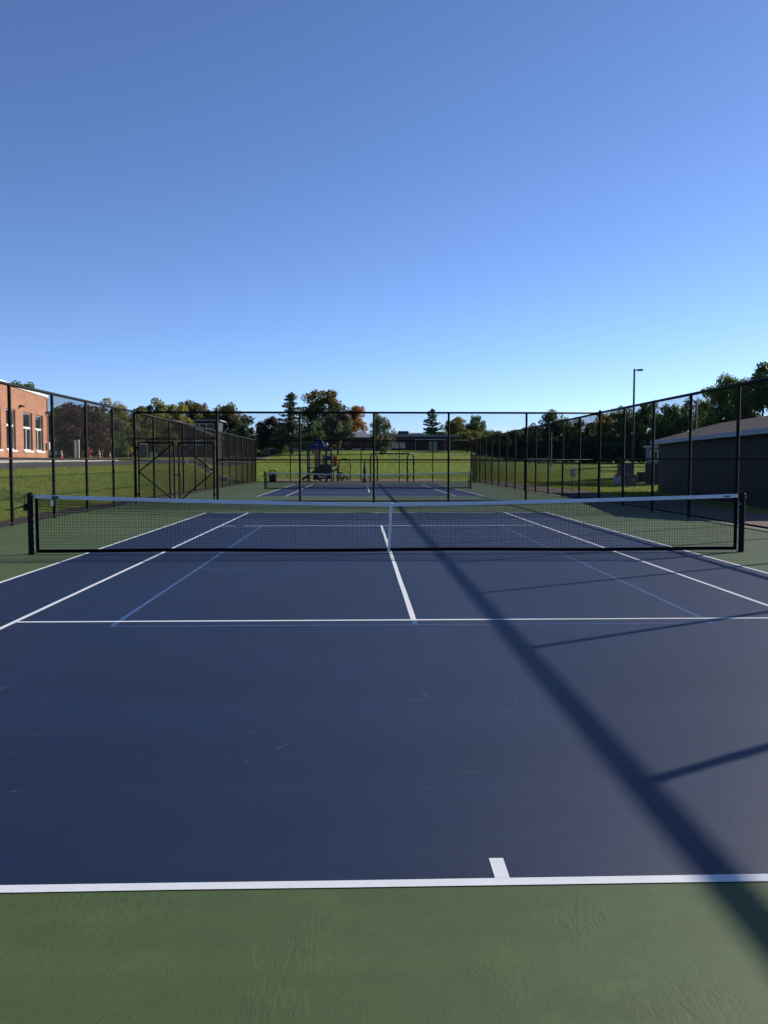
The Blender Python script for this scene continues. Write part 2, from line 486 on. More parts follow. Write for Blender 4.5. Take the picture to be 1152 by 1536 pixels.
def drape(name, xa, xb, y0, y1, dz, m, dy=1.0, nxs=5, wob=0.0, parent=None):
    """sheet that follows the ground between x = xa(y) and xb(y)"""
    yy = np.arange(y0, y1+1e-6, dy)
    rng = np.random.default_rng(int(abs(y0*7+y1*3+dz*1e4)))
    V = []; Fs = []
    for j, y in enumerate(yy):
        a = xa(y) if callable(xa) else xa; b = xb(y) if callable(xb) else xb
        if wob: a += rng.normal(0, wob); b += rng.normal(0, wob)
        for i in range(nxs):
            x = a + (b-a)*i/(nxs-1)
            V.append((x, y, gz(x, y)+dz))
    for j in range(len(yy)-1):
        for i in range(nxs-1):
            q = j*nxs+i
            Fs.append((q, q+1, q+nxs+1, q+nxs))
    mb = MB(); mb.add(V, Fs)
    o = mb.build(name, m, parent, smooth=True)
    if parent is None: o['kind'] = 'structure'
    return o

FL, FR = -9.45, 9.12          # fence lines
YC, YE = 18.6, 57.5           # cross fence, far end fence
# mulch and gravel beside the courts, play area, road
drape('mulch_strip', -10.55, -9.62, -20, 60, .03, M['mulch'], .7, 4, .05)
drape('gravel_strip', 9.30, lambda y: 12.6+.3*math.sin(y*.4), -20, 62, .03, M['gravel'], .7, 6, .06)
drape('play_area', lambda y: -8.6+.35*math.sin(y), lambda y: 7.4+.3*math.cos(y*1.7), 57.9, 68.5, .03, M['chips'], .6, 14, .05)
drape('road', -24.9, -17.4, -10, 150, .03, M['asphalt'], 1.5, 6)
mb = MB()
for y in np.arange(-10, 71, 3.0):
    z0 = gz(-25.1, y); z1 = gz(-25.1, y+3)
    z2 = gz(-27.0, y); z3 = gz(-27.0, y+3)
    mb.add([(-24.9,y,z0-.1),(-24.9,y+3,z1-.1),(-24.9,y,z0+.15),(-24.9,y+3,z1+.15),(-27.0,y,z2+.15),(-27.0,y+3,z3+.15)], [(0,1,3,2),(2,3,5,4)])
mb.build('pavement', M['concrete'], kind='structure')

# far wooded hills
V = []; Fs = []
hx = np.linspace(-1400, 1700, 90)
for j in range(8):
    for i, x in enumerate(hx):
        e = math.sin(j/7*math.pi)
        V.append((x, 900+j*90, 4+e*(26+10*math.sin(x*.004+.7)+6*math.sin(x*.013)+2.5*math.sin(x*.05))))
for j in range(7):
    for i in range(89):
        q = j*90+i; Fs.append((q,q+1,q+91,q+90))
mb = MB(); mb.add(V, Fs); mb.build('hills', M['hill'], kind='structure', smooth=True)

# ------------------------------------------------------------------ courts
def slab(name, x0, x1, y0, y1, dz, m, parent=None, thick=0.0):
    yy = sorted(set([y0, y1] + [y for y in np.arange(math.ceil(y0/2)*2, y1, 2.0) if y0 < y < y1]))
    V = []; Fs = []
    for y in yy:
        z = float(court_z(y))+dz
        V += [(x0,y,z),(x1,y,z)]
    for i in range(len(yy)-1):
        Fs.append((2*i, 2*i+1, 2*i+3, 2*i+2))
    if thick:
        n = len(V)
        V += [(x,y,z-thick) for x,y,z in V]
        for i in range(len(yy)-1):
            Fs.append((2*i+2, n+2*i+2, n+2*i, 2*i)); Fs.append((2*i+1, n+2*i+1, n+2*i+3, 2*i+3))
        Fs.append((0, n, n+1, 1)); e = n-2
        Fs.append((e+1, n+e+1, n+e, e))
    mb = MB(); mb.add(V, Fs)
    return mb.build(name, m, parent, **({} if parent else {'kind':'structure'}))

court = slab('court_surround', -9.62, 9.28, -24, 57.8, 0.0, M['green'], None, .06)

def strip(p, q, w, dz, name, m, parent, wob=.0, seed=0):
    """painted line from p to q (centre line), with hand-taped slightly uneven edges"""
    p = Vector((*p, 0)); q = Vector((*q, 0)); d = q-p; L = d.length; d.normalize(); nrm = Vector((-d.y, d.x, 0))
    n = max(2, int(L/.6)+1); rnd = random.Random(seed)
    V = []; Fs = []
    for i in range(n):
        c = p + d*(L*i/(n-1))
        a = c + nrm*(w/2 + rnd.uniform(-wob, wob)); b = c - nrm*(w/2 + rnd.uniform(-wob, wob))
        for s in (a, b): V.append((s.x, s.y, float(court_z(s.y))+dz))
    for i in range(n-1): Fs.append((2*i+1, 2*i+3, 2*i+2, 2*i))
    mb = MB(); mb.add(V, Fs)
    return mb.build(name, m, parent)

def paint_court(yc, near):
    blue = slab('blue_play_surface', -5.485, 5.485, yc-11.885, yc+11.885, .0015, M['blue'], court)
    W = M['white_line']; e = .0022
    def wl(p, q, w=.055): strip((p[0], p[1]+yc), (q[0], q[1]+yc), w, .0032, 'white_line', W, court, e, hash((p,q)) % 1000)
    for s in (-1, 1):
        wl((s*5.46,-11.834), (s*5.46,11.834)); 
        wl((s*4.115,-11.834), (s*4.115,11.834))
        wl((-5.487, s*11.860), (5.487, s*11.860), .056)
        wl((-4.086, s*6.40), (4.086, s*6.40))
        wl((0, s*11.834), (0, s*11.665), .058)
        wl((0, s*6.37), (0, s*.0+s*.01), .058)
    def bl(p, q, w=.05): strip((p[0], p[1]+yc), (q[0], q[1]+yc), w, .0024, 'light_blue_line', M['blue_line'], court, e, 7)
    for s in (-1, 1):
        bl((s*3.05,-6.643), (s*3.05,6.643)); bl((-3.075, s*6.66), (3.075, s*6.66), .032); bl((-3.02, s*2.13), (3.02, s*2.13), .03)
        bl((0, s*6.43), (0, s*6.643), .058)
    return blue
b1 = paint_court(0.0, True)
b2 = paint_court(37.2, False)

# ball and shoe scuffs on the near half
rnd = random.Random(11)
mb = MB()
def scuff(x, y, L, a, w, curve):
    n = 6; V = []; Fs = []
    for i in range(n+1):
        t = i/n-.5; ang = a + curve*t
        cx = x + math.cos(ang)*L*t; cy = y + math.sin(ang)*L*t
        ww = w*(1-(2*t)**2)*rnd.uniform(.5, 1.1)+.0006
        V += [(cx-math.sin(ang)*ww, cy+math.cos(ang)*ww, .0026), (cx+math.sin(ang)*ww, cy-math.cos(ang)*ww, .0026)]
    for i in range(n): Fs.append((2*i+1, 2*i+3, 2*i+2, 2*i))
    mb.add(V, Fs)
for i in range(230):
    x = rnd.uniform(-4.6, 4.4); y = rnd.uniform(-11, -1.0)
    scuff(x, y, rnd.choice([.03,.04,.06,.08,.12,.2])*rnd.uniform(.6,1.2), rnd.gauss(1.3,.8), rnd.uniform(.0015,.006), rnd.gauss(0,.22))
o = mb.build('scuff_marks', M['scuff'], court, kind='stuff')

# fallen leaf behind the net
mb = MB(); mb.add([(0,0,.004),(.05,.02,.02),(.09,0,.008),(.05,-.03,.018),(.045,0,.006)], [(0,4,1),(1,4,2),(2,4,3),(3,4,0)])
o = mb.build('fallen_leaf', M['leafdry'], None, loc=(2.95, .33, .006), rz=.6)
tag(o, 'small dry brown leaf lying on blue court behind the nearer net', 'leaf')

# ------------------------------------------------------------------ fences
H = 3.6
def post_mesh(r, h, cap, bands=(), flange=False):
    mb = MB()
    mb.tube([(0,0,-.05),(0,0,h)], r, 10)
    if cap == 'dome': mb.lathe([(r+.006,h-.03),(r+.006,h+.012),(r*.75,h+.045),(r*.25,h+.06)], 10)
    else: mb.lathe([(r+.004,h-.05),(r+.004,h-.01),(r*.6,h+.02)], 10)
    for z in bands: mb.lathe([(r,z-.02),(r+.006,z-.018),(r+.006,z+.018),(r,z+.02)], 10)
    return mb.mesh('fence_post')
LINEP = post_mesh(.044, H-.02, 'loop', (.25,1.1,1.78,2.6,3.3))
TERMP = post_mesh(.057, H+.06, 'dome', (.12,.5,.95,1.4,1.75,2.2,2.6,3.05,3.5))

def chain_link(mb, x0, x1, z0, z1, y=0.0, pitch=.066, r=.0028, zf=None):
    """two families of diagonal wires, each a thin triangular prism clipped to the panel"""
    hgt = z1-z0
    for sgn, yo in ((1, .0022), (-1, -.0022)):
        a = x0-hgt
        n0 = math.ceil((x0-hgt)/pitch); n1 = math.floor(x1/pitch)
        for k in range(n0, n1+1):
            c = k*pitch          # wire: x = c + t (rising) for t in 0..hgt
            ta = max(0, x0-c); tb = min(hgt, x1-c)
            if tb-ta < .01: continue
            if sgn > 0: pa = (c+ta, z0+ta); pb = (c+tb, z0+tb)
            else: pa = (c+ta, z1-ta); pb = (c+tb, z1-tb)
            # perpendicular in plane
            px, pz = (-.7071, .7071) if sgn > 0 else (.7071, .7071)
            za = zf(pa[0]) if zf else 0; zb = zf(pb[0]) if zf else 0
            V = []
            for (q, dzz) in ((pa, za), (pb, zb)):
                for (u, v) in ((-1,-.6),(1,-.6),(0,1.1)):
                    V.append((q[0]+px*u*r, y+yo+v*r, q[1]+pz*u*r+dzz))
            mb.add(V, [(0,1,4,3),(1,2,5,4),(2,0,3,5)])

def fence(name, label, A, B, posts, terminals=(), gaps=(), mid=1.72, group=None, side=1, zf=None):
    """A, B: ends (x,y); posts / terminals: distances along; gaps: (s0,s1,zlow) spans with a gate below zlow"""
    A = Vector((*A, 0)); B = Vector((*B, 0)); d = B-A; L = d.length
    rz = math.atan2(d.y, d.x)
    t = thing(name, label, 'fence', (A.x, A.y, 0), rz, group)
    zf = zf or (lambda s: 0.0)
    for s in posts: link('post', LINEP, M['black'], t, (s, 0, zf(s)))
    for s in terminals: link('terminal_post', TERMP, M['black'], t, (s, 0, zf(s)))
    def rail(nm, z, r, spans):
        for (a, b) in spans:
            n = max(2, int((b-a)/6)+1)
            MB().tube([(a+(b-a)*i/(n-1), 0, z+zf(a+(b-a)*i/(n-1))) for i in range(n)], r, 8).build(nm, M['black'], t, smooth=True)
    spans = []; c = 0.0
    for (g0, g1, zl) in gaps:
        if g0 > c+.1: spans.append((c, g0))
        c = g1
    if c < L-.1: spans.append((c, L))
    rail('top_rail', H, .043, [(0, L)])
    rail('middle_rail', mid, .030, spans)
    rail('bottom_rail', .07, .028, spans)
    for (g0, g1, zl) in gaps: rail('gate_head_rail', zl, .026, [(g0, g1)])
    mb = MB()
    for (a, b) in spans: chain_link(mb, a, b, .04, H, side*.04, zf=zf)
    for (g0, g1, zl) in gaps: chain_link(mb, g0, g1, zl, H, side*.04, zf=zf)
    mb.build('chain_link_mesh', M['wire'], t)
    return t

P = 3.05
# near side fences run from behind the viewer up to the cross fence
NEAR0 = YC - 12*P
fence('chain_link_fence', 'tall black chain-link fence on the left, beside the grass bank and brick building', (FL, NEAR0), (FL, YC),
      [YC-NEAR0-k*2.98 for k in range(1, 13)], side=1)
fence('chain_link_fence', 'tall black chain-link fence on the right, in front of the dark shed', (FR, NEAR0), (FR, YC),
      [YC-NEAR0-k*3.095 for k in range(1, 12)], side=-1)
# cross fence between the two courts, double gate at its left end
cz = float(court_z(YC))
cross = fence('chain_link_fence', 'black chain-link fence across the court between the two tennis courts', (FL, YC), (FR, YC),
      [6.52, 9.475, 12.47, 15.60], [0.0, 3.24, FR-FL], gaps=[(0.0, 3.24, 2.55)], side=-1, zf=lambda s: cz)
far_z = lambda s: float(court_z(YC+s))
LF = YE-YC
fence('chain_link_fence', 'black chain-link fence along the left side of the far court, behind the double gate', (FL, YC), (FL, YE),
      [P*k for k in range(1, 13)], side=1, zf=far_z)
fence('chain_link_fence', 'black chain-link fence along the right side of the far court, beside the white notice sign', (FR, YC), (FR, YE),
      [P*k for k in range(1, 12)], [LF-3.1, ], gaps=[(LF-3.1, LF, 2.5)], side=-1, zf=far_z)
ez = float(court_z(YE))
fence('chain_link_fence', 'black chain-link fence at the far end, in front of the playground and swings', (FL, YE), (FR, YE),
      [2.97, 6.0, 9.05, 12.35, 15.25], [0.0, FR-FL], side=1, zf=lambda s: ez)

def gate_leaf(t, x0, x1, h, hinge, latch=True):
    """framed leaf; braces run from the free side's corners to the middle of the hinge side"""
    z0 = .06
    f = MB()
    r = .034
    for a, b in (((x0,0,z0),(x0,0,h)),((x1,0,z0),(x1,0,h)),((x0,0,z0),(x1,0,z0)),((x0,0,h),(x1,0,h))): f.tube([a, b], r, 8)
    fo = f.build('gate_leaf', M['black'], t)
    zm = (z0+h)/2+.02
    free = x1 if hinge == x0 else x0
    for z in (z0+.02, h-.02):
        MB().tube([(free,.0,z),(hinge,.0,zm)], .028, 8).build('brace', M['black'], fo)
    m2 = MB(); chain_link(m2, x0, x1, z0, h, -.03)
    m2.build('chain_link_mesh', M['wire'], fo)
    for z in (.35, h-.2):
        MB().box(min(hinge, hinge+(-.07 if hinge == x0 else .07)), max(hinge, hinge+(-.07 if hinge == x0 else .07)), -.035, .035, z-.04, z+.04).build('hinge', M['black_paint'], fo)
    return fo
g = thing('double_gate', 'black double gate with diagonal braces in the cross fence, left of the nets', 'gate', (FL, YC, cz))
gate_leaf(g, .14, 1.54, 2.40, .14); gate_leaf(g, 1.72, 3.10, 2.40, 3.10)
mb = MB(); mb.tube([(1.50,-.04,1.12),(1.80,-.04,1.12)], .02, 8); mb.box(1.70,1.78,-.07,-.02,1.04,1.20)
mb.build('latch', M['black_paint'], g)
mb = MB(); mb.tube([(1.80,-.05,.10),(1.80,-.05,1.0)], .012, 6); mb.build('drop_rod', M['black_paint'], g)
g = thing('double_gate', 'narrow black double gate at the far right corner of the far court', 'gate', (FR, YE-3.1, ez), R(90))
gate_leaf(g, .12, 1.5, 2.36, .12); gate_leaf(g, 1.62, 2.98, 2.36, 2.98)

# ------------------------------------------------------------------ tennis nets
def make_net():
    t = thing('tennis_net', '', 'net', (0,0,0))
    hw = 6.315
    def top(x): 
        a = abs(x)/6.4
        return .905 + .155*(a**1.35)
    def bot(x): return .03 + .02*math.sin(x*1.3)*.4
    xsn = np.linspace(-hw, hw, 57)
    # posts
    for s in (-1, 1):
        pm = MB()
        pm.tube([(0,0,-.03),(0,0,1.05)], .052, 12)
        pm.lathe([(.075,0),(.075,.012),(.05,.02)], 12)
        pm.lathe([(.058,1.03),(.058,1.065),(.03,1.085)], 12)
        po = pm.build('net_post', M['black_paint'], t, loc=(s*6.4, 0, 0))
        k = MB(); k.tube([(-.0,-.03,1.075),(0,.03,1.075)], .028, 10); k.box(-.012-s*.03, .012-s*.03, -.02, .02, 1.04, 1.10)
        k.build('pulley', M['black_paint'], po)
        for z in (.25,.5,.75): MB().tube([(-s*.045,0,z),(-s*.075,0,z),(-s*.075,0,z+.03)], .006, 5).build('lacing_hook', M['metal'], po)
        if s < 0:
            w = MB(); w.bevbox(-.11,-.04,-.05,.05,.78,.90,.012); w.tube([(-.11,0,.85),(-.16,0,.85)], .016, 8)
            w.build('winch', M['black_paint'], po)
            w = MB(); w.tube([(-.15,0,.85),(-.30,-.02,.80),(-.42,-.02,.795)], [.012,.011,.009], 7); w.build('crank_handle', M['black_paint'], po)
            w = MB(); w.tube([(-.02,0,1.09),(-.07,0,1.085),(-.10,0,1.04),(-.10,0,.9)], .005, 5); w.build('cable_end', M['black_paint'], po)
        else:
            MB().tube([(-.06,-.02,.86),(-.06,-.05,.88)], .012, 8).build('eye_bolt', M['metal'], po)
            MB().tube([(.04,-.02,1.0),(.065,-.03,1.01)], .014, 8).build('eye_bolt', M['metal'], po)
        l = MB()
        pts = []
        for i in range(15): pts.append((-s*(.05 if i % 2 else .08), -.004, .08+i*.062))
        l.tube(pts, .0022, 4); l.build('lacing_cord', M['strap'], po)
    # steel cable
    MB().tube([(x, 0, top(x)-.012) for x in np.linspace(-6.4, 6.4, 41)], .004, 5).build('cable', M['black_paint'], t)
    # white headband folded over the cable
    V = []; Fs = []
    for i, x in enumerate(xsn):
        z = top(x); j = .0022*math.sin(i*2.7)
        V += [(x,-.013+j,z-.062),(x,-.012,z-.01),(x,0,z+.003),(x,.012,z-.01),(x,.013+j,z-.062)]
    for i in range(len(xsn)-1):
        for k in range(4): Fs.append((i*5+k, i*5+5+k, i*5+6+k, i*5+k+1))
    hb = MB().add(V, Fs).build('headband', M['band'], t)
    MB().box(-6.02,-5.90,-.0165,-.0148,top(-5.96)-.058,top(-5.96)-.012).build('label', M['tag_green'], hb)
    MB().box(6.06,6.17,-.0165,-.0148,top(6.1)-.046,top(6.1)-.022).build('label', M['tag_green'], hb)
    MB().box(-6.04,-5.995,-.0125,-.0105,top(-6)-.19,top(-6)-.085).build('care_label', M['whiteplastic'], t)
    # cords
    mb = MB()
    sp = .0465
    n = int(2*hw/sp)
    def cord(pts, r):
        V = []; Fs = []
        for i, p in enumerate(pts):
            V += [(p[0]-r, p[1]-r*.6, p[2]-r*.6), (p[0]+r, p[1]-r*.6, p[2]-r*.6+r*.6), (p[0], p[1]+r, p[2]+r)]
        for i in range(len(pts)-1):
            for k in range(3):
                l = (k+1) % 3
                Fs.append((3*i+k, 3*i+l, 3*i+3+l, 3*i+3+k))
        mb.add(V, Fs)
    rows = 19
    rr = random.Random(3)
    for k in range(n+1):
        x = -hw + k*sp; zt = top(x)-.05; zb = bot(x)+.05; j = rr.uniform(-.004,.004)
        cord([(x, 0, zb), (x+j, .003, (zt+zb)/2), (x, 0, zt)], .0022)
    xh = np.linspace(-hw, hw, 61)
    for k in range(rows):
        f = k/(rows-1)
        cord([(x, 0, (bot(x)+.05)*(1-f)+(top(x)-.05)*f + .0045*math.sin(x*3+k*1.9)*(1-abs(2*f-1))) for x in xh], .0022)
    # doubled upper rows
    for k in range(n+1):
        x = -hw + (k+.45)*sp
        if x > hw: continue
        zt = top(x)-.05
        cord([(x, .022, zt-.27), (x, .02, zt)], .0022)
    for k in range(6):
        cord([(x, .022, top(x)-.075-k*.045+.006*math.sin(x*2+k)) for x in xh], .0022)
    mb.build('net_mesh', M['netcord'], t)
    # bottom and side bands
    V = []; Fs = []
    for i, x in enumerate(xsn):
        z = bot(x); 
        V += [(x,-.006,z),(x,-.007,z+.062),(x,.007,z+.062),(x,.006,z)]
    for i in range(len(xsn)-1):
        for k in range(4): Fs.append((i*4+k, i*4+4+k, i*4+4+(k+1)%4, i*4+(k+1)%4))
    MB().add(V, Fs).build('bottom_band', M['netcord'], t)
    for s in (-1, 1):
        x0, x1 = (s*hw, s*(hw-.055)); x0, x1 = min(x0,x1), max(x0,x1)
        MB().box(x0, x1, -.009, .009, bot(s*hw), top(s*hw)-.01).build('side_band', M['netcord'], t)
    # centre strap, leaning a little
    mb = MB()
    V = []; Fs = []
    for i in range(9):
        f = i/8; z = .012 + (.915-.012)*f; x = -.035 + .045*f; w = .026
        V += [(x-w,-.018,z),(x+w,-.018,z),(x+w,.018,z),(x-w,.018,z)]
    for i in range(8):
        for k in range(4): Fs.append((i*4+k, i*4+(k+1)%4, i*4+4+(k+1)%4, i*4+4+k))
    Fs.append((32,33,34,35))
    st = MB().add(V, Fs).build('centre_strap', M['strap'], t)
    k = MB(); k.tube([(-.035,0,0),(-.035,0,.05)], .012, 6); k.box(-.066,-.004,-.026,-.0185,.07,.10); k.build('buckle', M['metal'], st)
    return t
net = make_net()
net['label'] = 'near tennis net with white headband stretched across the whole nearer court'
net['group'] = 'tennis nets'
net2 = copy_tree(net)
net2.location = (0, 37.2, float(court_z(37.2)))
net2['label'] = 'far tennis net on the second court, behind the cross fence'

# ------------------------------------------------------------------ position helper: lateral place of a column of the view at distance d
def lx(u, d): return CAMX + (u-538.7)/1259.1*d
def hz(v, d): return CAMZ - (v-691.6)/1259.1*d
def spot(u, d):
    x = lx(u, d); y = d+CAMY
    return x, y, gz(x, y)

# ------------------------------------------------------------------ brick building on the left
WA = Vector((-28.1, 49.3, 0)); wd = Vector((-.13258, .99117, 0))
bz = 1.72
bb = thing('brick_building', 'red brick building with tall white-framed windows and white coping beyond the left fence', 'building', (WA.x, WA.y, bz), math.atan2(wd.y, wd.x))
# local: x along the wall (away), y = into the building (left), z from its base
wins = [(-13.2,-10.5),(-9.4,-6.6),(-5.2,-2.4),(-.85,1.95),(3.45,6.2),(8.65,11.75),(12.9,15.75)]
ZS, ZT = .86, 4.16
X0, X1, HT = -17.0, 17.75, 5.98
def wall_open(mb, x0, x1, z0, z1, y, holes, hz0, hz1, depth):
    c = x0
    for a, b in holes:
        mb.add([(c,y,z0),(a,y,z0),(a,y,z1),(c,y,z1)], [(0,1,2,3)])
        mb.add([(a,y,z0),(b,y,z0),(b,y,hz0),(a,y,hz0)], [(0,1,2,3)])
        mb.add([(a,y,hz1),(b,y,hz1),(b,y,z1),(a,y,z1)], [(0,1,2,3)])
        mb.add([(a,y,hz0),(a,y+depth,hz0),(a,y+depth,hz1),(a,y,hz1)], [(0,1,2,3)])
        mb.add([(b,y,hz0),(b,y,hz1),(b,y+depth,hz1),(b,y+depth,hz0)], [(0,1,2,3)])
        mb.add([(a,y,hz1),(a,y+depth,hz1),(b,y+depth,hz1),(b,y,hz1)], [(0,1,2,3)])
        c = b
    mb.add([(c,y,z0),(x1,y,z0),(x1,y,z1),(c,y,z1)], [(0,1,2,3)])
w = MB(); wall_open(w, X0, X1, .0, HT, 0, wins, ZS, ZT, .34)
w.add([(X1,0,0),(X1,16,0),(X1,16,HT),(X1,0,HT)], [(0,1,2,3)])
w.add([(X0,0,0),(X0,0,HT),(X0,16,HT),(X0,16,0)], [(0,1,2,3)])
w.build('wall', M['brick'], bb)
MB().box(X0-.02, X1+.02, .35, 16, HT-.5, HT-.3).build('roof', M['darkmetal'], bb)
MB().box(X0-.08, X1+.08, -.09, .35, HT, HT+.24).build('coping', M['whitetrim'], bb)
MB().box(X0-.04, X1+.05, -.06, .3, -.5, .22).build('stone_base', M['plinth'], bb)
for a, b in wins:
    fr = MB()
    f = .10; y0, y1 = .17, .26
    zt = ZS+ (ZT-ZS)*.60
    for bx in ((a,a+f,ZS,ZT),(b-f,b,ZS,ZT),(a+f,b-f,ZS,ZS+f),(a+f,b-f,ZT-f,ZT),(a+f,b-f,zt-.09,zt+.09)):
        fr.box(bx[0], bx[1], y0, y1, bx[2], bx[3])
    cx = (a+b)/2
    fr.box(cx-.07, cx+.07, y0, y1, ZS+f, zt-.09)
    wo_ = fr.build('window', M['whitetrim'], bb)
    for (p0, p1, q0, q1) in ((a+f,b-f,zt+.09,ZT-f),(a+f,cx-.07,ZS+f,zt-.09),(cx+.07,b-f,ZS+f,zt-.09)):
        MB().box(p0, p1, .21, .225, q0, q1).build('pane', M['glass'], wo_)
    MB().box(a-.12, b+.12, -.10, .18, ZS-.17, ZS-.003).build('sill', M['whitetrim'], wo_)
for x in (7.5, 17.0):
    l = MB(); l.box(x-.12,x+.12,-.10,-.002,4.42,4.62); l.prism([(-.42,4.46),(-.10,4.46),(-.10,4.66),(-.36,4.6)], x-.17, x+.17, 'x'); l.build('wall_lamp', M['darkmetal'], bb)
MB().tube([(17.35,-.07,.1),(17.35,-.07,HT-.1)], .05, 8).build('downpipe', M['brick'], bb)
MB().box(17.42,17.72,-.16,-.003,1.05,1.75).build('meter_box', M['whiteplastic'], bb)
MB().box(16.6,16.95,-.14,-.003,1.0,1.6).build('meter_box', M['greymetal'], bb)

# ------------------------------------------------------------------ dark shed on the right
A2 = Vector((14.0, 13.7)); B2 = Vector((17.0, 33.8)); dd = (B2-A2); LL = dd.length; ang = math.atan2(dd.y, dd.x)
sh = thing('shed', 'long dark shed with grey shingle roof and pale fascia outside the right fence', 'shed', (A2.x, A2.y, gz(14.2,15)), ang)
# local x along (away), local y = left (towards the court); the shed body lies at y<0
EV, RG, HWD = 2.95, 3.88, 3.4
nb = 44
w = MB(); w.box(0, LL, -2*HWD, -.02, -.1, EV-.02)
w.prism([(-2*HWD, EV-.02), (-.02, EV-.02), (-HWD, RG-.1)], .0, LL, 'x')
w.build('wall', M['shedwall'], sh)
bd = MB()
bw = LL/nb
for i in range(nb):     # siding boards along the visible long side
    MB().bevbox(i*bw+.008, (i+1)*bw-.008, -.018, .012+.004*(i%3), -.1, EV-.2, .004).build('board', M['shedwall'], sh)
rf = MB()
for s in (0, 1):
    a = (-.0+.38, EV-.10) if s == 0 else (-2*HWD-.38, EV-.10)
    b = (-HWD, RG)
    n = 12
    for i in range(n):      # shingle courses, each lapping the one below
        f0, f1 = i/n, (i+1)/n+.02
        y0, z0 = a[0]+(b[0]-a[0])*f0, a[1]+(b[1]-a[1])*f0
        y1, z1 = a[0]+(b[0]-a[0])*min(f1,1), a[1]+(b[1]-a[1])*min(f1,1)
        rf.add([(-.4,y0,z0+.035),(LL+.4,y0,z0+.035),(LL+.4,y1,z1+.02),(-.4,y1,z1+.02),(-.4,y0,z0),(LL+.4,y0,z0)], [(0,1,2,3),(4,5,1,0)])
ro = rf.build('roof', M['shingle'], sh)
MB().box(-.42, LL+.42, .355, .395, EV-.27, EV-.072).build('fascia', M['fascia'], sh)
MB().box(-.40, LL+.40, -.001, .354, EV-.26, EV-.23).build('soffit', M['fascia'], sh)

# ------------------------------------------------------------------ kiosk beyond the shed
x, y, z = spot(973, 62)
k = thing('kiosk', 'small pale kiosk with brown lower boards standing past the end of the dark shed', 'kiosk', (x, y, z), R(-17))
w = MB(); w.box(0, 3.6, 0, 1.8, 1.55, 2.75); w.build('upper_wall', M['sidingpale'], k)
w = MB(); w.box(-.03, 3.63, -.03, 1.83, -.1, 1.55); w.build('lower_wall', M['darkbrick'], k)
MB().box(-.2, 3.85, -.3, 2.0, 2.75, 2.87).build('roof', M['fascia'], k)
for a in (.25, 1.0, 1.75):
    f = MB().box(a, a+.55, -.04, -.004, 1.75, 2.5).build('window', M['whitetrim'], k)
    MB().box(a+.06, a+.49, -.05, -.041, 1.81, 2.44).build('pane', M['glass'], f)

# ------------------------------------------------------------------ school beyond the lawn
SD = 205.0
def school(name, label, u0, u1, vtop, veave, d, roof, depth=14.0):
    x0, x1 = lx(u0, d), lx(u1, d); y = d+CAMY
    z = min(gz(x0, y), gz(x1, y))-.3
    t = thing(name, label, 'building', (x0, y, z))
    W = x1-x0; he = hz(veave, d)-z; hr = hz(vtop, d)-z
    MB().box(0, W, 0, depth, 0, he).build('wall', M['darkbrick'], t)
    if roof == 'hip':
        rf = MB()
        rf.add([(-.8,-.9,he),(W+.8,-.9,he),(W+.8,depth+.9,he),(-.8,depth+.9,he),(3,depth/2,hr),(W-3,depth/2,hr),
                (-.8,-.9,he-.25),(W+.8,-.9,he-.25),(W+.8,depth+.9,he-.25),(-.8,depth+.9,he-.25)],
               [(0,1,5,4),(1,2,5),(2,3,4,5),(3,0,4),(6,7,1,0),(7,8,2,1),(8,9,3,2),(9,6,0,3),(9,8,7,6)])
        rf.build('roof', M['roofgrey'], t)
    else:
        MB().box(-.5, W+.5, -.7, depth+.5, he, hr).build('roof', M['roofgrey'], t)
    return t, W, he, z
def win_group(t, a, b, z0, z1, n, y=-.06, m='glass'):
    f = MB()
    f.box(a, b, y, -.003, z0, z0+.1); f.box(a, b, y, -.003, z1-.1, z1)
    for i in range(n+1):
        c = a+(b-a)*i/n
        f.box(max(a, c-.06), min(b, c+.06), y, -.003, z0+.1, z1-.1)
    fo = f.build('window', M['whitetrim'], t)
    for i in range(n):
        c0 = a+(b-a)*i/n+.06; c1 = a+(b-a)*(i+1)/n-.06
        MB().box(c0, c1, y*.6, -.004, z0+.1, z1-.1).build('pane', M[m], fo)
def door(t, a, b, z1, m='dooredark'):
    d = MB().box(a, b, -.08, -.003, .3, z1).build('door', M[m], t)
    n = 2
    for i in range(n):
        c = a+(b-a)*(i+.5)/n
        for q in (.9, 1.6, 2.3):
            MB().box(c-.28, c+.28, -.10, -.081, q, q+.45).build('pane', M['palegrey'], d)
    MB().box((a+b)/2-.03, (a+b)/2+.03, -.12, -.081, 1.3, 1.5).build('handle', M['metal'], d)

sA, W, he, z = school('school_wing', 'low brick school wing with grey sloping roof behind the spruce and maple', 378, 563, 646.5, 656, 205, 'hip')
for a in (2.0, 7.5, 20.5, 24.5, 27.6):
    win_group(sA, a, a+2.2, 1.3, 2.6, 3)
win_group(sA, 3.6+0, 6.6, 2.45, 2.75, 3)
door(sA, 9.9, 11.6, 2.85, 'palegrey'); 
for a in (15.5, 17.6): door(sA, a, a+1.5, 2.8)
sB, W, he, z = school('school_wing', 'low flat-roofed brick school wing with door canopy behind the swing set', 588, 703, 652, 655.5, 205, 'flat')
win_group(sB, -3.9+3.95, 3.2, 1.1, 2.5, 4)
door(sB, 9.0, 11.0, 2.85, 'palegrey')
MB().box(5.3, 13.0, -1.9, -.003, 3.15, 3.3).build('door_canopy', M['palegrey'], sB)
for a in (5.6, 12.7): MB().tube([(a,-1.6,.2),(a,-1.6,3.15)], .06, 6).build('canopy_post', M['palegrey'], sB)
d = MB().box(14.3, 18.6, -.07, -.003, .3, 2.9).build('garage_door', M['dooredark'], sB)
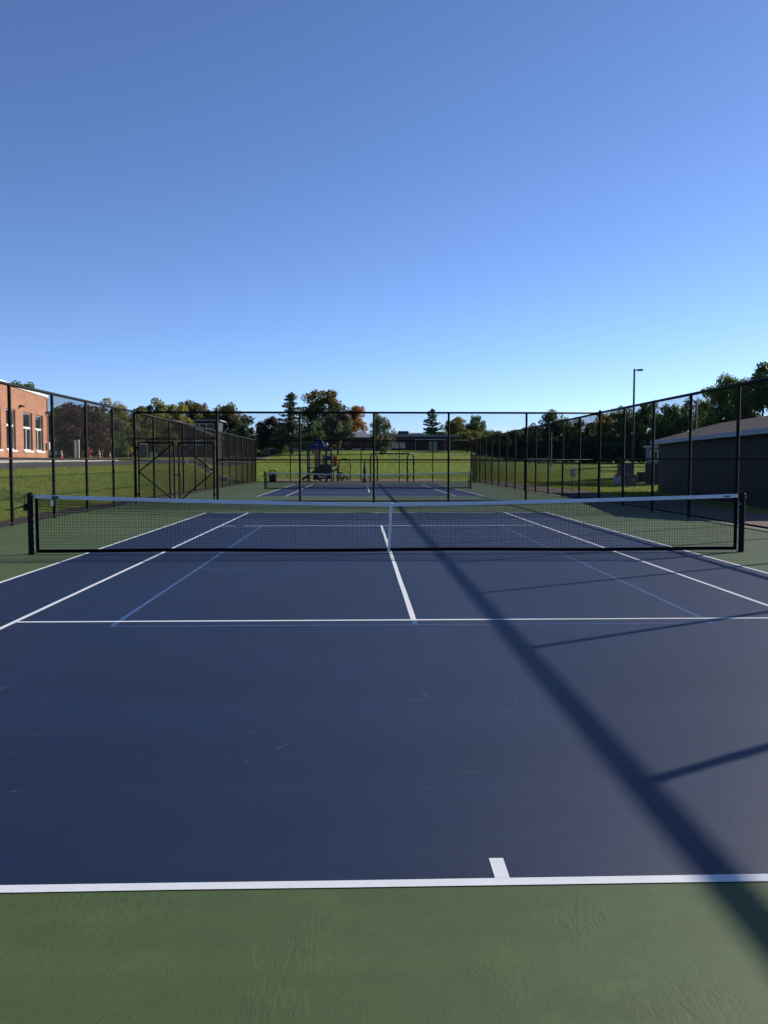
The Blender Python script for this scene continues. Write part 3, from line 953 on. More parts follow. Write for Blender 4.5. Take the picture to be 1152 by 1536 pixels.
for (p0,p1,q0,q1) in ((14.15,14.3,.3,3.0),(14.3,18.7,2.9,3.0)): MB().box(p0,p1,-.09,-.003,q0,q1).build('door_frame', M['palegrey'], sB)
MB().box(16.2,16.6,-.1,-.071,1.8,2.3).build('notice', M['whiteplastic'], d)
ru = MB(); ru.bevbox(1.6, 4.2, 2.0, 5.0, he+.5, he+1.5, .1); rr_ = ru.build('rooftop_unit', M['greymetal'], sB)
MB().bevbox(5.4, 8.4, 3.0, 6.0, he+.5, he+.95, .1).build('rooftop_unit', M['palegrey'], sB)
for a in range(5): MB().box(1.75+a*.48, 2.1+a*.48, 1.94, 1.999, he+.7, he+1.3).build('vent_louvre', M['darkmetal'], rr_)
for i, (u, m_) in enumerate(((583.5,'playyellow'),(606.5,'playyellow'))):
    x, yy, zz = spot(u, 200)
    o = thing('bollard', ['yellow bollard left of the school door canopy, nearer the bushy tree', 'yellow bollard by the school wall, nearer the door canopy'][i], 'bollard', (x, yy, zz), 0, 'bollards by the school')
    MB().lathe([(.1,-.1),(.1,.95),(.06,1.02)], 8).build('post', M[m_], o)
    MB().lathe([(.105,.6),(.105,.75)], 8).build('band', M['whiteplastic'], o)

sC, W, he, z = school('school_wing', 'dark flat-roofed building among trees above the double gate', 284, 330, 630.5, 632.5, 175, 'flat', 8)
[c for c in sC.children if c.name.startswith('wall')][0].data.materials[0] = M['shedwall']
win_group(sC, 1.0, 5.4, he-1.5, he-.5, 3)
# gabled house seen through the gate
xg, yg, zg = spot(240, 150)
hs = thing('house', 'dark gabled house seen through the fence above the double gate', 'house', (xg, yg, zg-.3))
WW = lx(322,150)-xg; eh = hz(655,150)-zg+.3; rh = hz(631,150)-zg+.3; ridge = lx(263,150)-xg
MB().prism([(0,0),(WW,0),(WW,eh),(ridge,rh-.15),(0,eh+1.2)], 0, 9, 'y').build('wall', M['shedwall'], hs)
rf = MB(); rf.prism([(-.4,eh+.95),(ridge,rh-.1),(WW+.5,eh-.3),(WW+.5,eh-.08),(ridge,rh+.12),(-.4,eh+1.18)], -.5, 9.5, 'y'); rf.build('roof', M['shingle'], hs)
win_group(hs, 3.0, 5.0, 2.4, 3.6, 2); win_group(hs, 6.2, 8.0, 2.4, 3.4, 3)
# shed roof among trees at far left
xg, yg, zg = spot(171, 135)
hs = thing('outbuilding', 'dark outbuilding with pale flat roof edge behind the left fence corner', 'building', (xg, yg, zg-.2))
MB().box(0, 3.4, 0, 5, 0, 4.6).build('wall', M['dooredark'], hs)
MB().box(-.2, 3.6, -.3, 5.2, 4.6, 4.95).build('roof', M['fascia'], hs)
win_group(hs, .6, 2.8, 2.0, 3.4, 2)

# ------------------------------------------------------------------ small things on the left
def cone(u, d, label, s=1.0):
    x, y, z = spot(u, d)
    t = thing('traffic_cone', label, 'traffic cone', (x, y, z+.03), .4, 'traffic cones by the road')
    MB().bevbox(-.19*s,.19*s,-.19*s,.19*s,0,.05*s,.02).build('base', M['orange'], t)
    MB().lathe([(.15*s,.05*s),(.035*s,.92*s),(.02*s,.94*s)], 14).build('cone_body', M['orange'], t)
    for a, b in ((.38,.52),(.62,.76)):
        ra = .15-.115*(a-.05)/.87; rb = .15-.115*(b-.05)/.87
        MB().lathe([(ra*s+.004,a*s),(rb*s+.004,b*s)], 14).build('reflective_band', M['whiteplastic'], t)
cone(98.3, 92, 'orange traffic cone at the right end of the brick building')
cone(153.8, 95, 'orange traffic cone just right of the red barricade', 1.05)
cone(169.5, 97, 'orange traffic cone behind the last left fence post before the gate', .8)
x, y, z = spot(138, 88)
t = thing('barricade', 'red plastic barricade on the road beyond the left fence', 'barricade', (x, y, z+.03), .15)
MB().bevbox(-.36,.36,-.05,.05,.55,.98,.03).build('panel', M['red'], t)
for s in (-1, 1):
    MB().tube([(s*.16,-.18,0),(s*.14,0,.6)], .035, 6).build('leg', M['red'], t); MB().tube([(s*.16,.18,0),(s*.14,0,.6)], .035, 6).build('leg', M['red'], t)
MB().bevbox(-.2,.2,-.07,-.051,.1,.5,.02).build('lower_panel', M['red'], t)
for i in range(2): MB().box(-.30+i*.36,-.12+i*.36,-.056,-.0505,.64,.80).build('reflector', M['whiteplastic'], t)
MB().lathe([(.05,.98),(.06,1.08),(.03,1.16)], 8).build('warning_lamp', M['orange'], t)
for i, (u, h_) in enumerate(((118.3,1.72),(123.4,1.80))):
    x, y, z = spot(u, 84)
    t = thing('gate_pillar', ['pale pillar by the road, the left of two', 'pale pillar by the road, the right of two'][i], 'pillar', (x, y, z), 0, 'pillars by the road')
    MB().bevbox(-.085,.085,-.085,.085,-.1,h_,.02).build('shaft', M['palegrey'], t); MB().bevbox(-.1,.1,-.1,.1,h_,h_+.08,.02).build('cap', M['whitetrim'], t)
x, y, z = spot(233.7, 112)
t = thing('marker_post', 'thin pale post seen through the left leaf of the double gate', 'post', (x, y, z)); MB().tube([(0,0,-.1),(0,0,2.25)], .06, 8).build('shaft', M['palegrey'], t); MB().lathe([(.07,2.25),(.05,2.33)], 8).build('cap', M['whitetrim'], t)
def small_sign(u, d, label, w, h, zt):
    x, y, z = spot(u, d)
    t = thing('sign', label, 'sign', (x, y, z)); MB().tube([(0,0,-.1),(0,0,zt)], .025, 6).build('post', M['metal'], t)
    MB().box(-w/2, w/2, -.04, -.027, zt-h, zt).build('panel', M['palegrey'], t)
    return t
small_sign(158.5, 110, 'small white sign behind the traffic cones on the left', .25, .55, 1.35)
small_sign(135.2, 120, 'small pale green sign among the dark trees above the barricade', .36, .42, 2.9)
small_sign(196, 118, 'small pale sign on the grass left of the portable toilet', .2, .5, 1.3)
# notice sign on the lawn, right
x, y, z = 11.85, 33.5, gz(11.85, 33.5)
t = thing('sign', 'white notice sign on a thin post outside the right fence', 'sign', (x, y, z), R(-8))
MB().tube([(0,0,-.1),(0,0,1.28)], .022, 6).build('post', M['darkmetal'], t)
MB().bevbox(-.16,.16,-.04,-.025,.86,1.30,.002).build('panel', M['whiteplastic'], t)
for i in range(5): MB().box(-.12,.12-.03*(i%3),-.0415,-.0402,1.22-i*.07,1.235-i*.07).build('print_line', M['greymetal'], t)

# portable toilet
x, y, z = spot(218.5, 132)
t = thing('portable_toilet', 'dark teal portable toilet with white roof seen through the double gate', 'portable toilet', (x, y, z), R(18))
MB().bevbox(-.6,.6,-.6,.6,0,2.1,.06).build('cabin', M['toilet'], t)
MB().add([(-.64,-.64,2.08),(.64,-.64,2.08),(.64,.64,2.08),(-.64,.64,2.08),(-.4,-.4,2.32),(.4,-.4,2.32),(.4,.4,2.32),(-.4,.4,2.32)], [(4,5,6,7),(0,1,5,4),(1,2,6,5),(2,3,7,6),(3,0,4,7)]).build('roof', M['whiteplastic'], t)
dd_ = MB().box(-.42,.42,-.63,-.601,.12,1.98).build('door', M['toilet'], t)
MB().box(.25,.33,-.66,-.631,1.0,1.15).build('handle', M['whiteplastic'], dd_)
MB().box(.601,.64,-.55,.55,.1,2.0).build('side_panel', M['whiteplastic'], t)

# parked car
x, y, z = spot(82, 118)
t = thing('parked_car', 'blue car parked past the corner of the brick building', 'car', (x, y, z+.03), R(35))
prof = [(-2.1,.35),(-2.15,.75),(-2.0,.95),(-1.5,1.0),(-.9,1.42),(.4,1.46),(1.1,1.02),(1.9,.88),(2.12,.7),(2.1,.35)]
MB().prism(prof, -.82, .82, 'y').build('body', M['carblue'], t)
for s in (-1, 1):
    yv = s*.825
    f = MB(); f.add([(-1.25,yv,1.02),(.95,yv,1.02),(.38,yv,1.38),(-.85,yv,1.36)], [(0,1,2,3) if s < 0 else (3,2,1,0)]); f.build('side_window', M['glass'], t)
MB().add([(.47,-.74,1.44),(.47,.74,1.44),(1.08,.76,1.05),(1.08,-.76,1.05)], [(0,3,2,1)]).build('windscreen', M['glass'], t)
for sx in (-1.3, 1.32):
    for s in (-1, 1):
        wh = MB(); wh.tube([(sx,s*.70,.33),(sx,s*.86,.33)], .33, 16); wt = wh.build('wheel', M['rubber'], t)
        MB().tube([(sx,s*.85,.33),(sx,s*.875,.33)], .2, 12).build('rim', M['metal'], wt)
for s in (-1, 1): MB().bevbox(2.05,2.16,s*.6-.18,s*.6+.18,.68,.84,.02).build('headlight', M['whiteplastic'], t)

# pale stone blocks stepping down the bank beside the far court
blk = [(264,96,.75,'topmost'),(272,92,.6,'second down'),(280,88,.35,'small, third down'),(304.5,82,.75,'large, fourth down'),(311.5,79,.7,'fifth down'),(316.5,77,.4,'small, sixth down'),(332,72,.35,'right of gate post'),(339,70,.6,'lowest')]
rb = random.Random(5)
for (u, d, s, txt) in blk:
    x = lx(u, d); y = d+CAMY; z = gz(x, y)
    mb = MB(); mb.bevbox(-s*.55, s*.55, -.25, .25, -.12, .3, .05)
    mb.v = [(a+rb.uniform(-.03,.03), b+rb.uniform(-.03,.03), c+rb.uniform(-.03,.03)) for a,b,c in mb.v]
    o = mb.build('stone_block', M['limestone'], None, loc=(x, y, z), rz=rb.uniform(-.3,.3))
    tag(o, 'pale stone block on the bank left of the far court, '+txt, 'stone block', 'stone blocks on the bank')

# ------------------------------------------------------------------ right side: lamp post, cabinets, poles
x, y, z = spot(952, 66)
t = thing('lamp_post', 'tall grey lamp post with one flat lamp head above the right fence', 'lamp post', (x, y, z))
MB().tube([(0,0,0),(0,0,hz(553.5,66)-z)], [.11,.075], 10).build('pole', M['darkmetal'], t)
MB().lathe([(.25,-.1),(.25,.45),(.2,.5)], 12).build('footing', M['concrete'], t)
zt = hz(555,66)-z
a_ = MB(); a_.box(.05,.28,-.04,.04,zt-.05,zt+.03); a_.build('arm', M['darkmetal'], t)
hd = MB(); hd.prism([(.25,zt-.06),(.62,zt-.07),(.66,zt-.0),(.6,zt+.06),(.25,zt+.05)], -.17, .17, 'y'); hdo = hd.build('lamp_head', M['darkmetal'], t)
MB().box(.30,.58,-.12,.12,zt-.085,zt-.071).build('lens', M['palegrey'], hdo)

def cabinet(u, d, w, h, dp, m, label, rz=.1):
    x, y, z = spot(u, d)
    t = thing('utility_cabinet', label, 'utility cabinet', (x, y, z), rz, 'utility cabinets on the right lawn')
    MB().bevbox(-w/2,w/2,-dp/2,dp/2,.06,h,.03).build('housing', M[m], t)
    MB().box(-w/2-.06,w/2+.06,-dp/2-.06,dp/2+.06,-.1,.06).build('base', M['concrete'], t)
    for s in (-1, 1):
        d_ = MB().box(s*w*.24-w*.215, s*w*.24+w*.215, -dp/2-.02, -dp/2-.002, .14, h-.12).build('door', M[m], t)
        MB().box(s*w*.06-.02, s*w*.06+.02, -dp/2-.045, -dp/2-.021, h*.5, h*.5+.14).build('handle', M['metal'], d_)
cabinet(940.5, 63, .95, 1.55, .7, 'carblue' if False else 'greymetal', 'tall dark grey utility cabinet left of the lamp post')
cabinet(950.5, 58, .62, .85, .6, 'greymetal', 'short grey utility cabinet in front of the lamp post')
cabinet(972, 66, 1.2, .8, .7, 'darkmetal', 'low dark utility cabinet in front of the pale kiosk')
x, y, z = spot(929, 62)
t = thing('barrel', 'pale rounded barrel on the grass left of the utility cabinets', 'barrel', (x, y, z))
MB().lathe([(.2,0),(.26,.1),(.28,.35),(.26,.6),(.2,.68)], 14).build('drum', M['palegrey'], t); MB().lathe([(.22,.68),(.2,.74),(.05,.76)], 14).build('lid', M['greymetal'], t)
# low rail fence
xa, ya, _ = spot(901.5, 66); xb, yb, _ = spot(927, 66)
t = thing('rail_fence', 'low dark two-post rail on the lawn left of the utility cabinets', 'fence', (xa, ya, gz(xa,ya)))
for i, f in enumerate((0, 1)): MB().tube([((xb-xa)*f,0,-.1),((xb-xa)*f,0,1.12)], .045, 8).build('post', M['darkmetal'], t)
for zz in (1.08, .95): MB().tube([(0,0,zz),(xb-xa,0,zz)], .03, 8).build('rail', M['darkmetal'], t)
# pale pole on the lawn
x, y, z = spot(828.3, 92)
t = thing('pole', 'thin pale pole on the lawn behind the white notice sign', 'pole', (x, y, z))
MB().tube([(0,0,-.1),(0,0,hz(648,92)-z)], [.05,.035], 8).build('shaft', M['palegrey'], t)
MB().box(-.13,.13,-.08,.08,.9,1.3).build('box', M['palegrey'], t)
# low pale guard rail behind, built as boards on legs
x, y, z = spot(792, 120); x2 = lx(826, 120)
t = thing('barrier', 'low pale bench below the tree line right of the cross fence post', 'barrier', (x, y, z))
MB().box(0, x2-x, -.15, .15, .42, .5).build('lower_board', M['palegrey'], t); MB().box(0, x2-x, .2, .24, .6, .95).build('upper_board', M['palegrey'], t)
for f in (.08, .5, .92): MB().box((x2-x)*f-.04, (x2-x)*f+.04, -.12, .24, -.1, .42).build('leg', M['darkmetal'], t)
# whip pole near the shed
x, y, z = spot(1048.5, 56)
t = thing('antenna_mast', 'thin pale antenna mast rising behind the dark shed roof', 'antenna', (x, y, z))
MB().tube([(0,0,-.1),(0,0,hz(600,56)-z)], .028, 6).build('mast', M['palegrey'], t)
MB().tube([(0,0,hz(600,56)-z),(-.03,0,hz(582,56)-z)], .012, 5).build('whip', M['palegrey'], t)

# ------------------------------------------------------------------ playground behind the far court
PD = 77.0
px0, py0 = lx(490, PD), PD+CAMY
pz0 = gz(px0, py0)+.03
pg = thing('playground_tower', 'blue and yellow playground tower with dark roof and slide behind the far court', 'play structure', (px0, py0, pz0))
def L(u): return lx(u, PD)-px0
def Zp(v): return hz(v, PD)-pz0
for (u, yv, vt, m) in ((462.8,-.7,668,'playblue'),(480.5,-.7,672,'playblue'),(490.3,-.7,668,'playblue'),(497.5,-.7,675,'playblue'),(463.5,.9,668,'darkmetal'),(480.5,.9,668,'darkmetal'),(490.3,.9,668,'darkmetal'),(497.5,.9,676,'playblue'),(506.5,.2,698,'playblue')):
    mb = MB(); mb.tube([(L(u),yv,-.1),(L(u),yv,Zp(vt))], .085 if m == 'playblue' else .06, 10); mb.lathe([(.09,Zp(vt)-.05),(.08,Zp(vt)+.03),(.03,Zp(vt)+.07)], 10, (L(u),yv,0)); mb.build('post', M[m], pg)
MB().box(L(462),L(498),-.8,1.0,1.18,1.27).build('deck', M['darkmetal'], pg)
# roof: peaked canopy
a, b, c = L(460.5), L(489), Zp(655.5)
rf = MB(); rf.add([(a,-1.05,Zp(672)),(b,-1.05,Zp(672)),(b,1.25,Zp(672)),(a,1.25,Zp(672)),((a+b)/2+.35,.1,c),(a,-1.05,Zp(674)),(b,-1.05,Zp(674)),(b,1.25,Zp(674)),(a,1.25,Zp(674))],
       [(0,1,4),(1,2,4),(2,3,4),(3,0,4),(0,5,6,1),(1,6,7,2),(2,7,8,3),(3,8,5,0),(5,8,7,6)]); rf.build('roof', M['playblue'], pg)
# tan climbing wall, dark skirt, green panel
MB().add([(L(472.5),-.82,1.27),(L(480),-.82,1.27),(L(479),-.82,Zp(672)),(L(475.5),-.82,Zp(665)),(L(472.8),-.82,Zp(672)),
          (L(472.5),-.74,1.27),(L(480),-.74,1.27),(L(479),-.74,Zp(672)),(L(475.5),-.74,Zp(665)),(L(472.8),-.74,Zp(672))],
         [(0,1,2,3,4),(9,8,7,6,5),(0,5,6,1),(1,6,7,2),(2,7,8,3),(3,8,9,4),(4,9,5,0)]).build('tan_panel', M['playtan'], pg)
MB().bevbox(L(484),L(489.5),-.80,-.74,1.3,Zp(682),.02).build('tan_panel', M['playtan'], pg)
MB().bevbox(L(480.6),L(497),-.84,-.76,.22,1.55,.03).build('green_panel', M['playgreen'], pg)
MB().prism([(L(470),.15),(L(480),.15),(L(479),1.2),(L(473),1.2)], -.86, -.78, 'y').build('rock_wall', M['playgreen'], pg)
for i in range(7): MB().lathe([(.05,0),(.04,.04),(.01,.05)], 6, (L(472.5)+.08*i, -.9, .35+.12*i)).build('hand_hold', M['playtan'], pg)
for (u0, u1) in ((499,502),(503.8,507.2)): MB().bevbox(L(u0),L(u1),-.35,-.25,Zp(700),Zp(682.5),.03).build('yellow_panel', M['playyellow'], pg)
MB().bevbox(L(501.8),L(504),-.33,-.27,Zp(700),Zp(684),.02).build('red_panel', M['playred'], pg)
for v in (690, 696): MB().tube([(L(464),-.72,Zp(v)),(L(472),-.72,Zp(v))], .03, 6).build('rail', M['darkmetal'], pg)
sp_ = MB(); sp_.lathe([(.02,-.16),(.13,-.1),(.17,0),(.13,.1),(.02,.16)], 12, (L(490.5),-.9,Zp(667))); sp_.build('play_ball', M['palegrey'], pg)
for v in (671, 684): MB().bevbox(L(491.5),L(496.5),-.78,-.72,Zp(v+6),Zp(v),.02).build('blue_panel', M['playblue'], pg)
# slide to the left
V = []; Fs = []
for i in range(11):
    f = i/10; xx = L(480)+(L(454.5)-L(480))*f; zz = 1.1*(1-f)**1.6+.12+.1*math.sin(f*3.1)
    for (dy, dz_) in ((-1.55,.22),(-1.5,0),(-1.05,0),(-1.0,.22)): V.append((xx, dy, zz+dz_))
for i in range(10):
    for k in range(3): Fs.append((i*4+k, i*4+k+1, i*4+5+k, i*4+4+k))
MB().add(V, Fs).build('slide', M['playgreen'], pg)
for u in (457, 466, 474): MB().tube([(L(u),-1.27,-.05),(L(u),-1.27,.2+.02*(u-454))], .035, 6).build('slide_leg', M['darkmetal'], pg)
# arched net climber and stepping pods to the right
arc = []
for i in range(13):
    t_ = math.pi*i/12; arc.append((L(517)-math.cos(t_)*(L(526)-L(517)), 0, Zp(700)+ (Zp(688)-Zp(700))*math.sin(t_)**.5))
for yv in (-.7, .5):
    mb = MB(); mb.tube([(L(508),yv,0)]+[(p[0],yv,p[2]) for p in arc]+[(L(526),yv,0)], .035, 7); mb.build('climber_arch', M['darkmetal'], pg)
for i in range(7):
    xx = L(509)+(L(525)-L(509))*i/6; MB().tube([(xx,-.7,.25),(xx,-.7,Zp(690))], .012, 4).build('net_rope', M['darkmetal'], pg)
for i in range(6):
    zz = .35+i*.25; MB().tube([(L(508.5),-.7,zz),(L(525.5),-.7,zz)], .012, 4).build('net_rope', M['darkmetal'], pg)
for i, (u, v) in enumerate(((501,705),(506,703.5),(511,708.5),(515,711),(519,714.5),(522.5,717.5),(513.5,717.2))):
    mb = MB(); mb.lathe([(.08,Zp(v)-.08),(.24,Zp(v)-.03),(.24,Zp(v)+.02),(.2,Zp(v)+.04)], 10, (L(u),-.9,0)); st_ = mb.build('stepping_pod', M['playgreen'], pg)
    MB().tube([(L(u),-.9,-.05),(L(u),-.9,Zp(v)-.06)], .04, 6).build('pod_stem', M['darkmetal'], st_)
# seesaw springer / low spring rider by the tower foot
x, y = lx(484, 73.6), 73.6+CAMY
t = thing('spring_rider', 'small white and dark spring rider at the foot of the playground tower', 'spring rider', (x, y, gz(x,y)+.03))
pts = [(.09*math.cos(a*.9), .09*math.sin(a*.9), a*.016) for a in range(22)]
MB().tube(pts, .014, 5).build('spring', M['greymetal'], t)
MB().prism([(-.32,.36),(.30,.36),(.36,.60),(.26,.80),(.16,.58),(-.22,.52),(-.36,.66)], -.06, .06, 'y').build('body', M['whiteplastic'], t)
MB().tube([(.18,-.2,.66),(.18,.2,.66)], .02, 6).build('handle', M['darkmetal'], t)
# swing set
SW = 75.0
sx, sy = lx(587, SW), SW+CAMY
sz = gz(sx, sy)+.03
sw = thing('swing_set', 'dark arched swing set with two swings behind the far net', 'swing set', (sx, sy, sz))
def S(u): return lx(u, SW)-sx
def Sz(v): return hz(v, SW)-sz
ht = Sz(680.5)
for (u0, u1) in ((555.5, 566.2), (610.6, 620.9)):
    a, b = S(u0), S(u1); c = (a+b)/2; r = (b-a)/2
    pts = [(a,-.0,-.1),(a,0,ht-r*1.5)]+[(c-r*math.cos(t_), 0, ht-r*1.5+r*1.5*math.sin(t_)) for t_ in np.linspace(.15, math.pi-.15, 11)]+[(b,0,ht-r*1.5),(b,0,-.1)]
    pts = [(p[0], (p[0]-c)*1.2, p[2]) for p in pts]
    MB().tube(pts, .07, 9).build('arch_leg', M['darkmetal'], sw, smooth=True)
MB().tube([(S(560.8),0,ht),(S(615.8),0,ht)], .065, 9).build('top_beam', M['darkmetal'], sw)
for i, (ua, ub, zz) in enumerate(((573.5,583.2,.62),(594,603.5,.66))):
    a, b = S(ua), S(ub); c = (a+b)/2
    se = MB()
    V = []; Fs = []
    for j in range(7):
        f = j/6; xx = c-.33+.66*f; z_ = zz-.20*math.sin(f*math.pi)
        V += [(xx,-.08,z_),(xx,.08,z_),(xx,.08,z_-.025),(xx,-.08,z_-.025)]
    for j in range(6):
        for k in range(4): Fs.append((j*4+k, j*4+4+k, j*4+4+(k+1)%4, j*4+(k+1)%4))
    so = se.add(V, Fs).build('swing_seat', M['rubber'], sw)
    for s, xx in ((-1, a), (1, b)):
        MB().tube([(xx,0,ht-.05),(c+s*.33,0,zz)], .007, 4).build('chain', M['greymetal'], so)
        MB().box(xx-.03, xx+.03, -.06, .06, ht-.16, ht-.03).build('hanger', M['darkmetal'], so)
# furled blue parasol-like post
x, y = lx(547, 74), 74+CAMY
t = thing('play_post', 'slim dark blue play post with wavy body left of the swing set', 'play post', (x, y, gz(x,y)))
MB().lathe([(.05,0),(.16,.08),(.17,.28),(.09,.42),(.10,.7),(.14,.95),(.13,1.25),(.09,1.5),(.05,1.72),(.02,1.88)], 10).build('body', M['playblue'], t)
MB().lathe([(.20,0),(.20,.06),(.06,.08)], 10).build('base', M['darkmetal'], t)
# litter bin
x, y = lx(409.8, 74.2), 74.2+CAMY
t = thing('litter_bin', 'dark brown litter bin with hooded top left of the playground', 'litter bin', (x, y, gz(x,y)))
for i in range(7):
    MB().bevbox(-.30+i*.0865, -.30+i*.0865+.075, -.30, -.26, .06, .74, .01).build('slat', M['bark'], t)
MB().bevbox(-.29,.29,-.255,.29,.04,.74,.03).build('bin_body', M['darkmetal'], t)
for s in (-1, 1): MB().box(s*.27-.03, s*.27+.03, -.27, .27, .74, .98).build('hood_post', M['darkmetal'], t)
MB().bevbox(-.32,.32,-.31,.31,.98,1.06,.03).build('hood', M['darkmetal'], t)

# ------------------------------------------------------------------ trees
def leaf_cloud(rng, centres, radii, n, size, flat=.8, up=.35):
    """n diamond leaf sprays spread through clumps; returns verts, faces"""
    centres = np.asarray(centres); radii = np.asarray(radii)
    p = radii**2.2; p = p/p.sum()
    ci = rng.choice(len(centres), n, p=p)
    d = rng.normal(size=(n,3)); d /= np.linalg.norm(d, axis=1)[:,None]
    rr = rng.uniform(.25, 1.0, n)**.55
    pos = centres[ci] + d*(rr*radii[ci])[:,None]*np.array([1,1,flat])
    nrm = d*.6 + rng.normal(size=(n,3))*.75 + np.array([0,0,up]); nrm /= np.linalg.norm(nrm, axis=1)[:,None]
    t = np.cross(nrm, rng.normal(size=(n,3))); t /= np.linalg.norm(t, axis=1)[:,None]
    b = np.cross(nrm, t)
    s = size*rng.uniform(.55, 1.35, n)
    a = t*s[:,None]; c = b*(s*rng.uniform(.45,.8,n))[:,None]
    bend = nrm*(s*.25)[:,None]
    V = np.stack([pos-a-bend*.6, pos+c*.9, pos+a-bend*.6, pos-c*.9], 1).reshape(-1,3)
    Fc = np.arange(4*n).reshape(-1,4)
    return V, Fc

def broadleaf(seed, n, size, low=.16, round_=1.0, gaps=.0):
    """unit tree: height 1, crown about 1 wide; returns (trunk mesh, crown mesh)"""
    rng = np.random.default_rng(seed)
    tr = MB(); lean = rng.normal(0, .015, 2)
    tr.tube([(0,0,-.03),(lean[0]*.3,lean[1]*.3,.12),(lean[0],lean[1],.34),(lean[0]*1.5,lean[1]*1.5,.62)], [.034,.024,.018,.007], 8)
    C = []; Rd = []
    nl = int(rng.integers(11, 15))
    for i in range(nl):
        a = 2*math.pi*i/nl*1.618*2 + rng.uniform(-.4,.4)
        zf = low + .06 + (.92-low-.06)*((i+.5)/nl)
        env = math.sin(math.pi*min(1,max(0,(zf-low+.10)/(1.12-low)))**.85)**.75
        ro = .5*env*rng.uniform(.72, 1.02)
        st = Vector((lean[0], lean[1], max(.14, zf-.28*rng.uniform(.6,1.1))))
        en = Vector((math.cos(a)*ro, math.sin(a)*ro, zf))
        mid = st.lerp(en, .5)+Vector((0,0,.03))
        tr.tube([st, mid, en], [.013,.008,.003], 5, False)
        for j in range(int(rng.integers(9, 14))):
            f = rng.uniform(.25, 1.08)
            q = st.lerp(en, f) + Vector(rng.normal(0, .065, 3).tolist())
            C.append(tuple(q)); Rd.append(rng.uniform(.055, .125))
    for j in range(10):
        C.append((rng.normal(0,.07), rng.normal(0,.07), rng.uniform(.78,.95))); Rd.append(rng.uniform(.04,.08))
    V, Fc = leaf_cloud(rng, C, Rd, n, size)
    zmax = np.percentile(V[:,2], 99.8); 
    V[:,2] = np.where(V[:,2] > low, low+(V[:,2]-low)*(1-low)/(zmax-low), V[:,2])
    wmax = np.percentile(np.abs(V[:,:2]), 99); V[:,:2] *= .5/wmax
    return tr.mesh('trunk', True), np_mesh('crown', V, Fc, 4)

def conifer(seed, n, size, whorls=15, droop=-.06, narrow=.5, irregular=.25, low=.1, taper=.8):
    rng = np.random.default_rng(seed)
    tr = MB(); tr.tube([(0,0,-.03),(0,0,.5),(.004,0,.985)], [.026,.014,.003], 8)
    C = []; D = []
    for w_ in range(whorls):
        zf = low + (.97-low)*(w_/(whorls-1))
        ln = narrow*(1-zf)**taper*.98+.025
        nb_ = int(rng.integers(5, 8))
        for k in range(nb_):
            a = 2*math.pi*(k/nb_)+rng.uniform(-.4,.4)+w_*.9
            l = ln*rng.uniform(1-irregular*2, 1+irregular*.6)
            en = Vector((math.cos(a)*l, math.sin(a)*l, zf+droop*l*2+rng.normal(0,.012)))
            st = Vector((0,0,zf))
            tr.tube([st, st.lerp(en,.6)+Vector((0,0,.012)), en], [.005,.003,.001], 4, False)
            m_ = max(3, int(l*26))
            for j in range(m_):
                f = (j+rng.uniform(.3,1))/m_
                C.append(tuple(st.lerp(en, f)+Vector((0,0,-.006)))); D.append(.018+.030*(1-abs(f-.55)))
    V, Fc = leaf_cloud(rng, C, D, n, size, .55, .2)
    return tr.mesh('trunk', True), np_mesh('crown', V, Fc, 4)

BL = [broadleaf(20+i, 15000, .0205, low=.10 if i % 2 else .14) for i in range(6)]
BIG = [broadleaf(40, 32000, .0145, low=.06), broadleaf(41, 32000, .0145, low=.05)]
SPR = conifer(60, 13000, .0165, 22, .04, .46, .55, .14, .75)
PIN = conifer(61, 12000, .020, 15, .07, .50, .38, .10, .55)
BLH = [broadleaf(80, 14000, .0200, low=.30), broadleaf(81, 14000, .0200, low=.26)]
UPR = broadleaf(70, 13000, .018, low=.08)

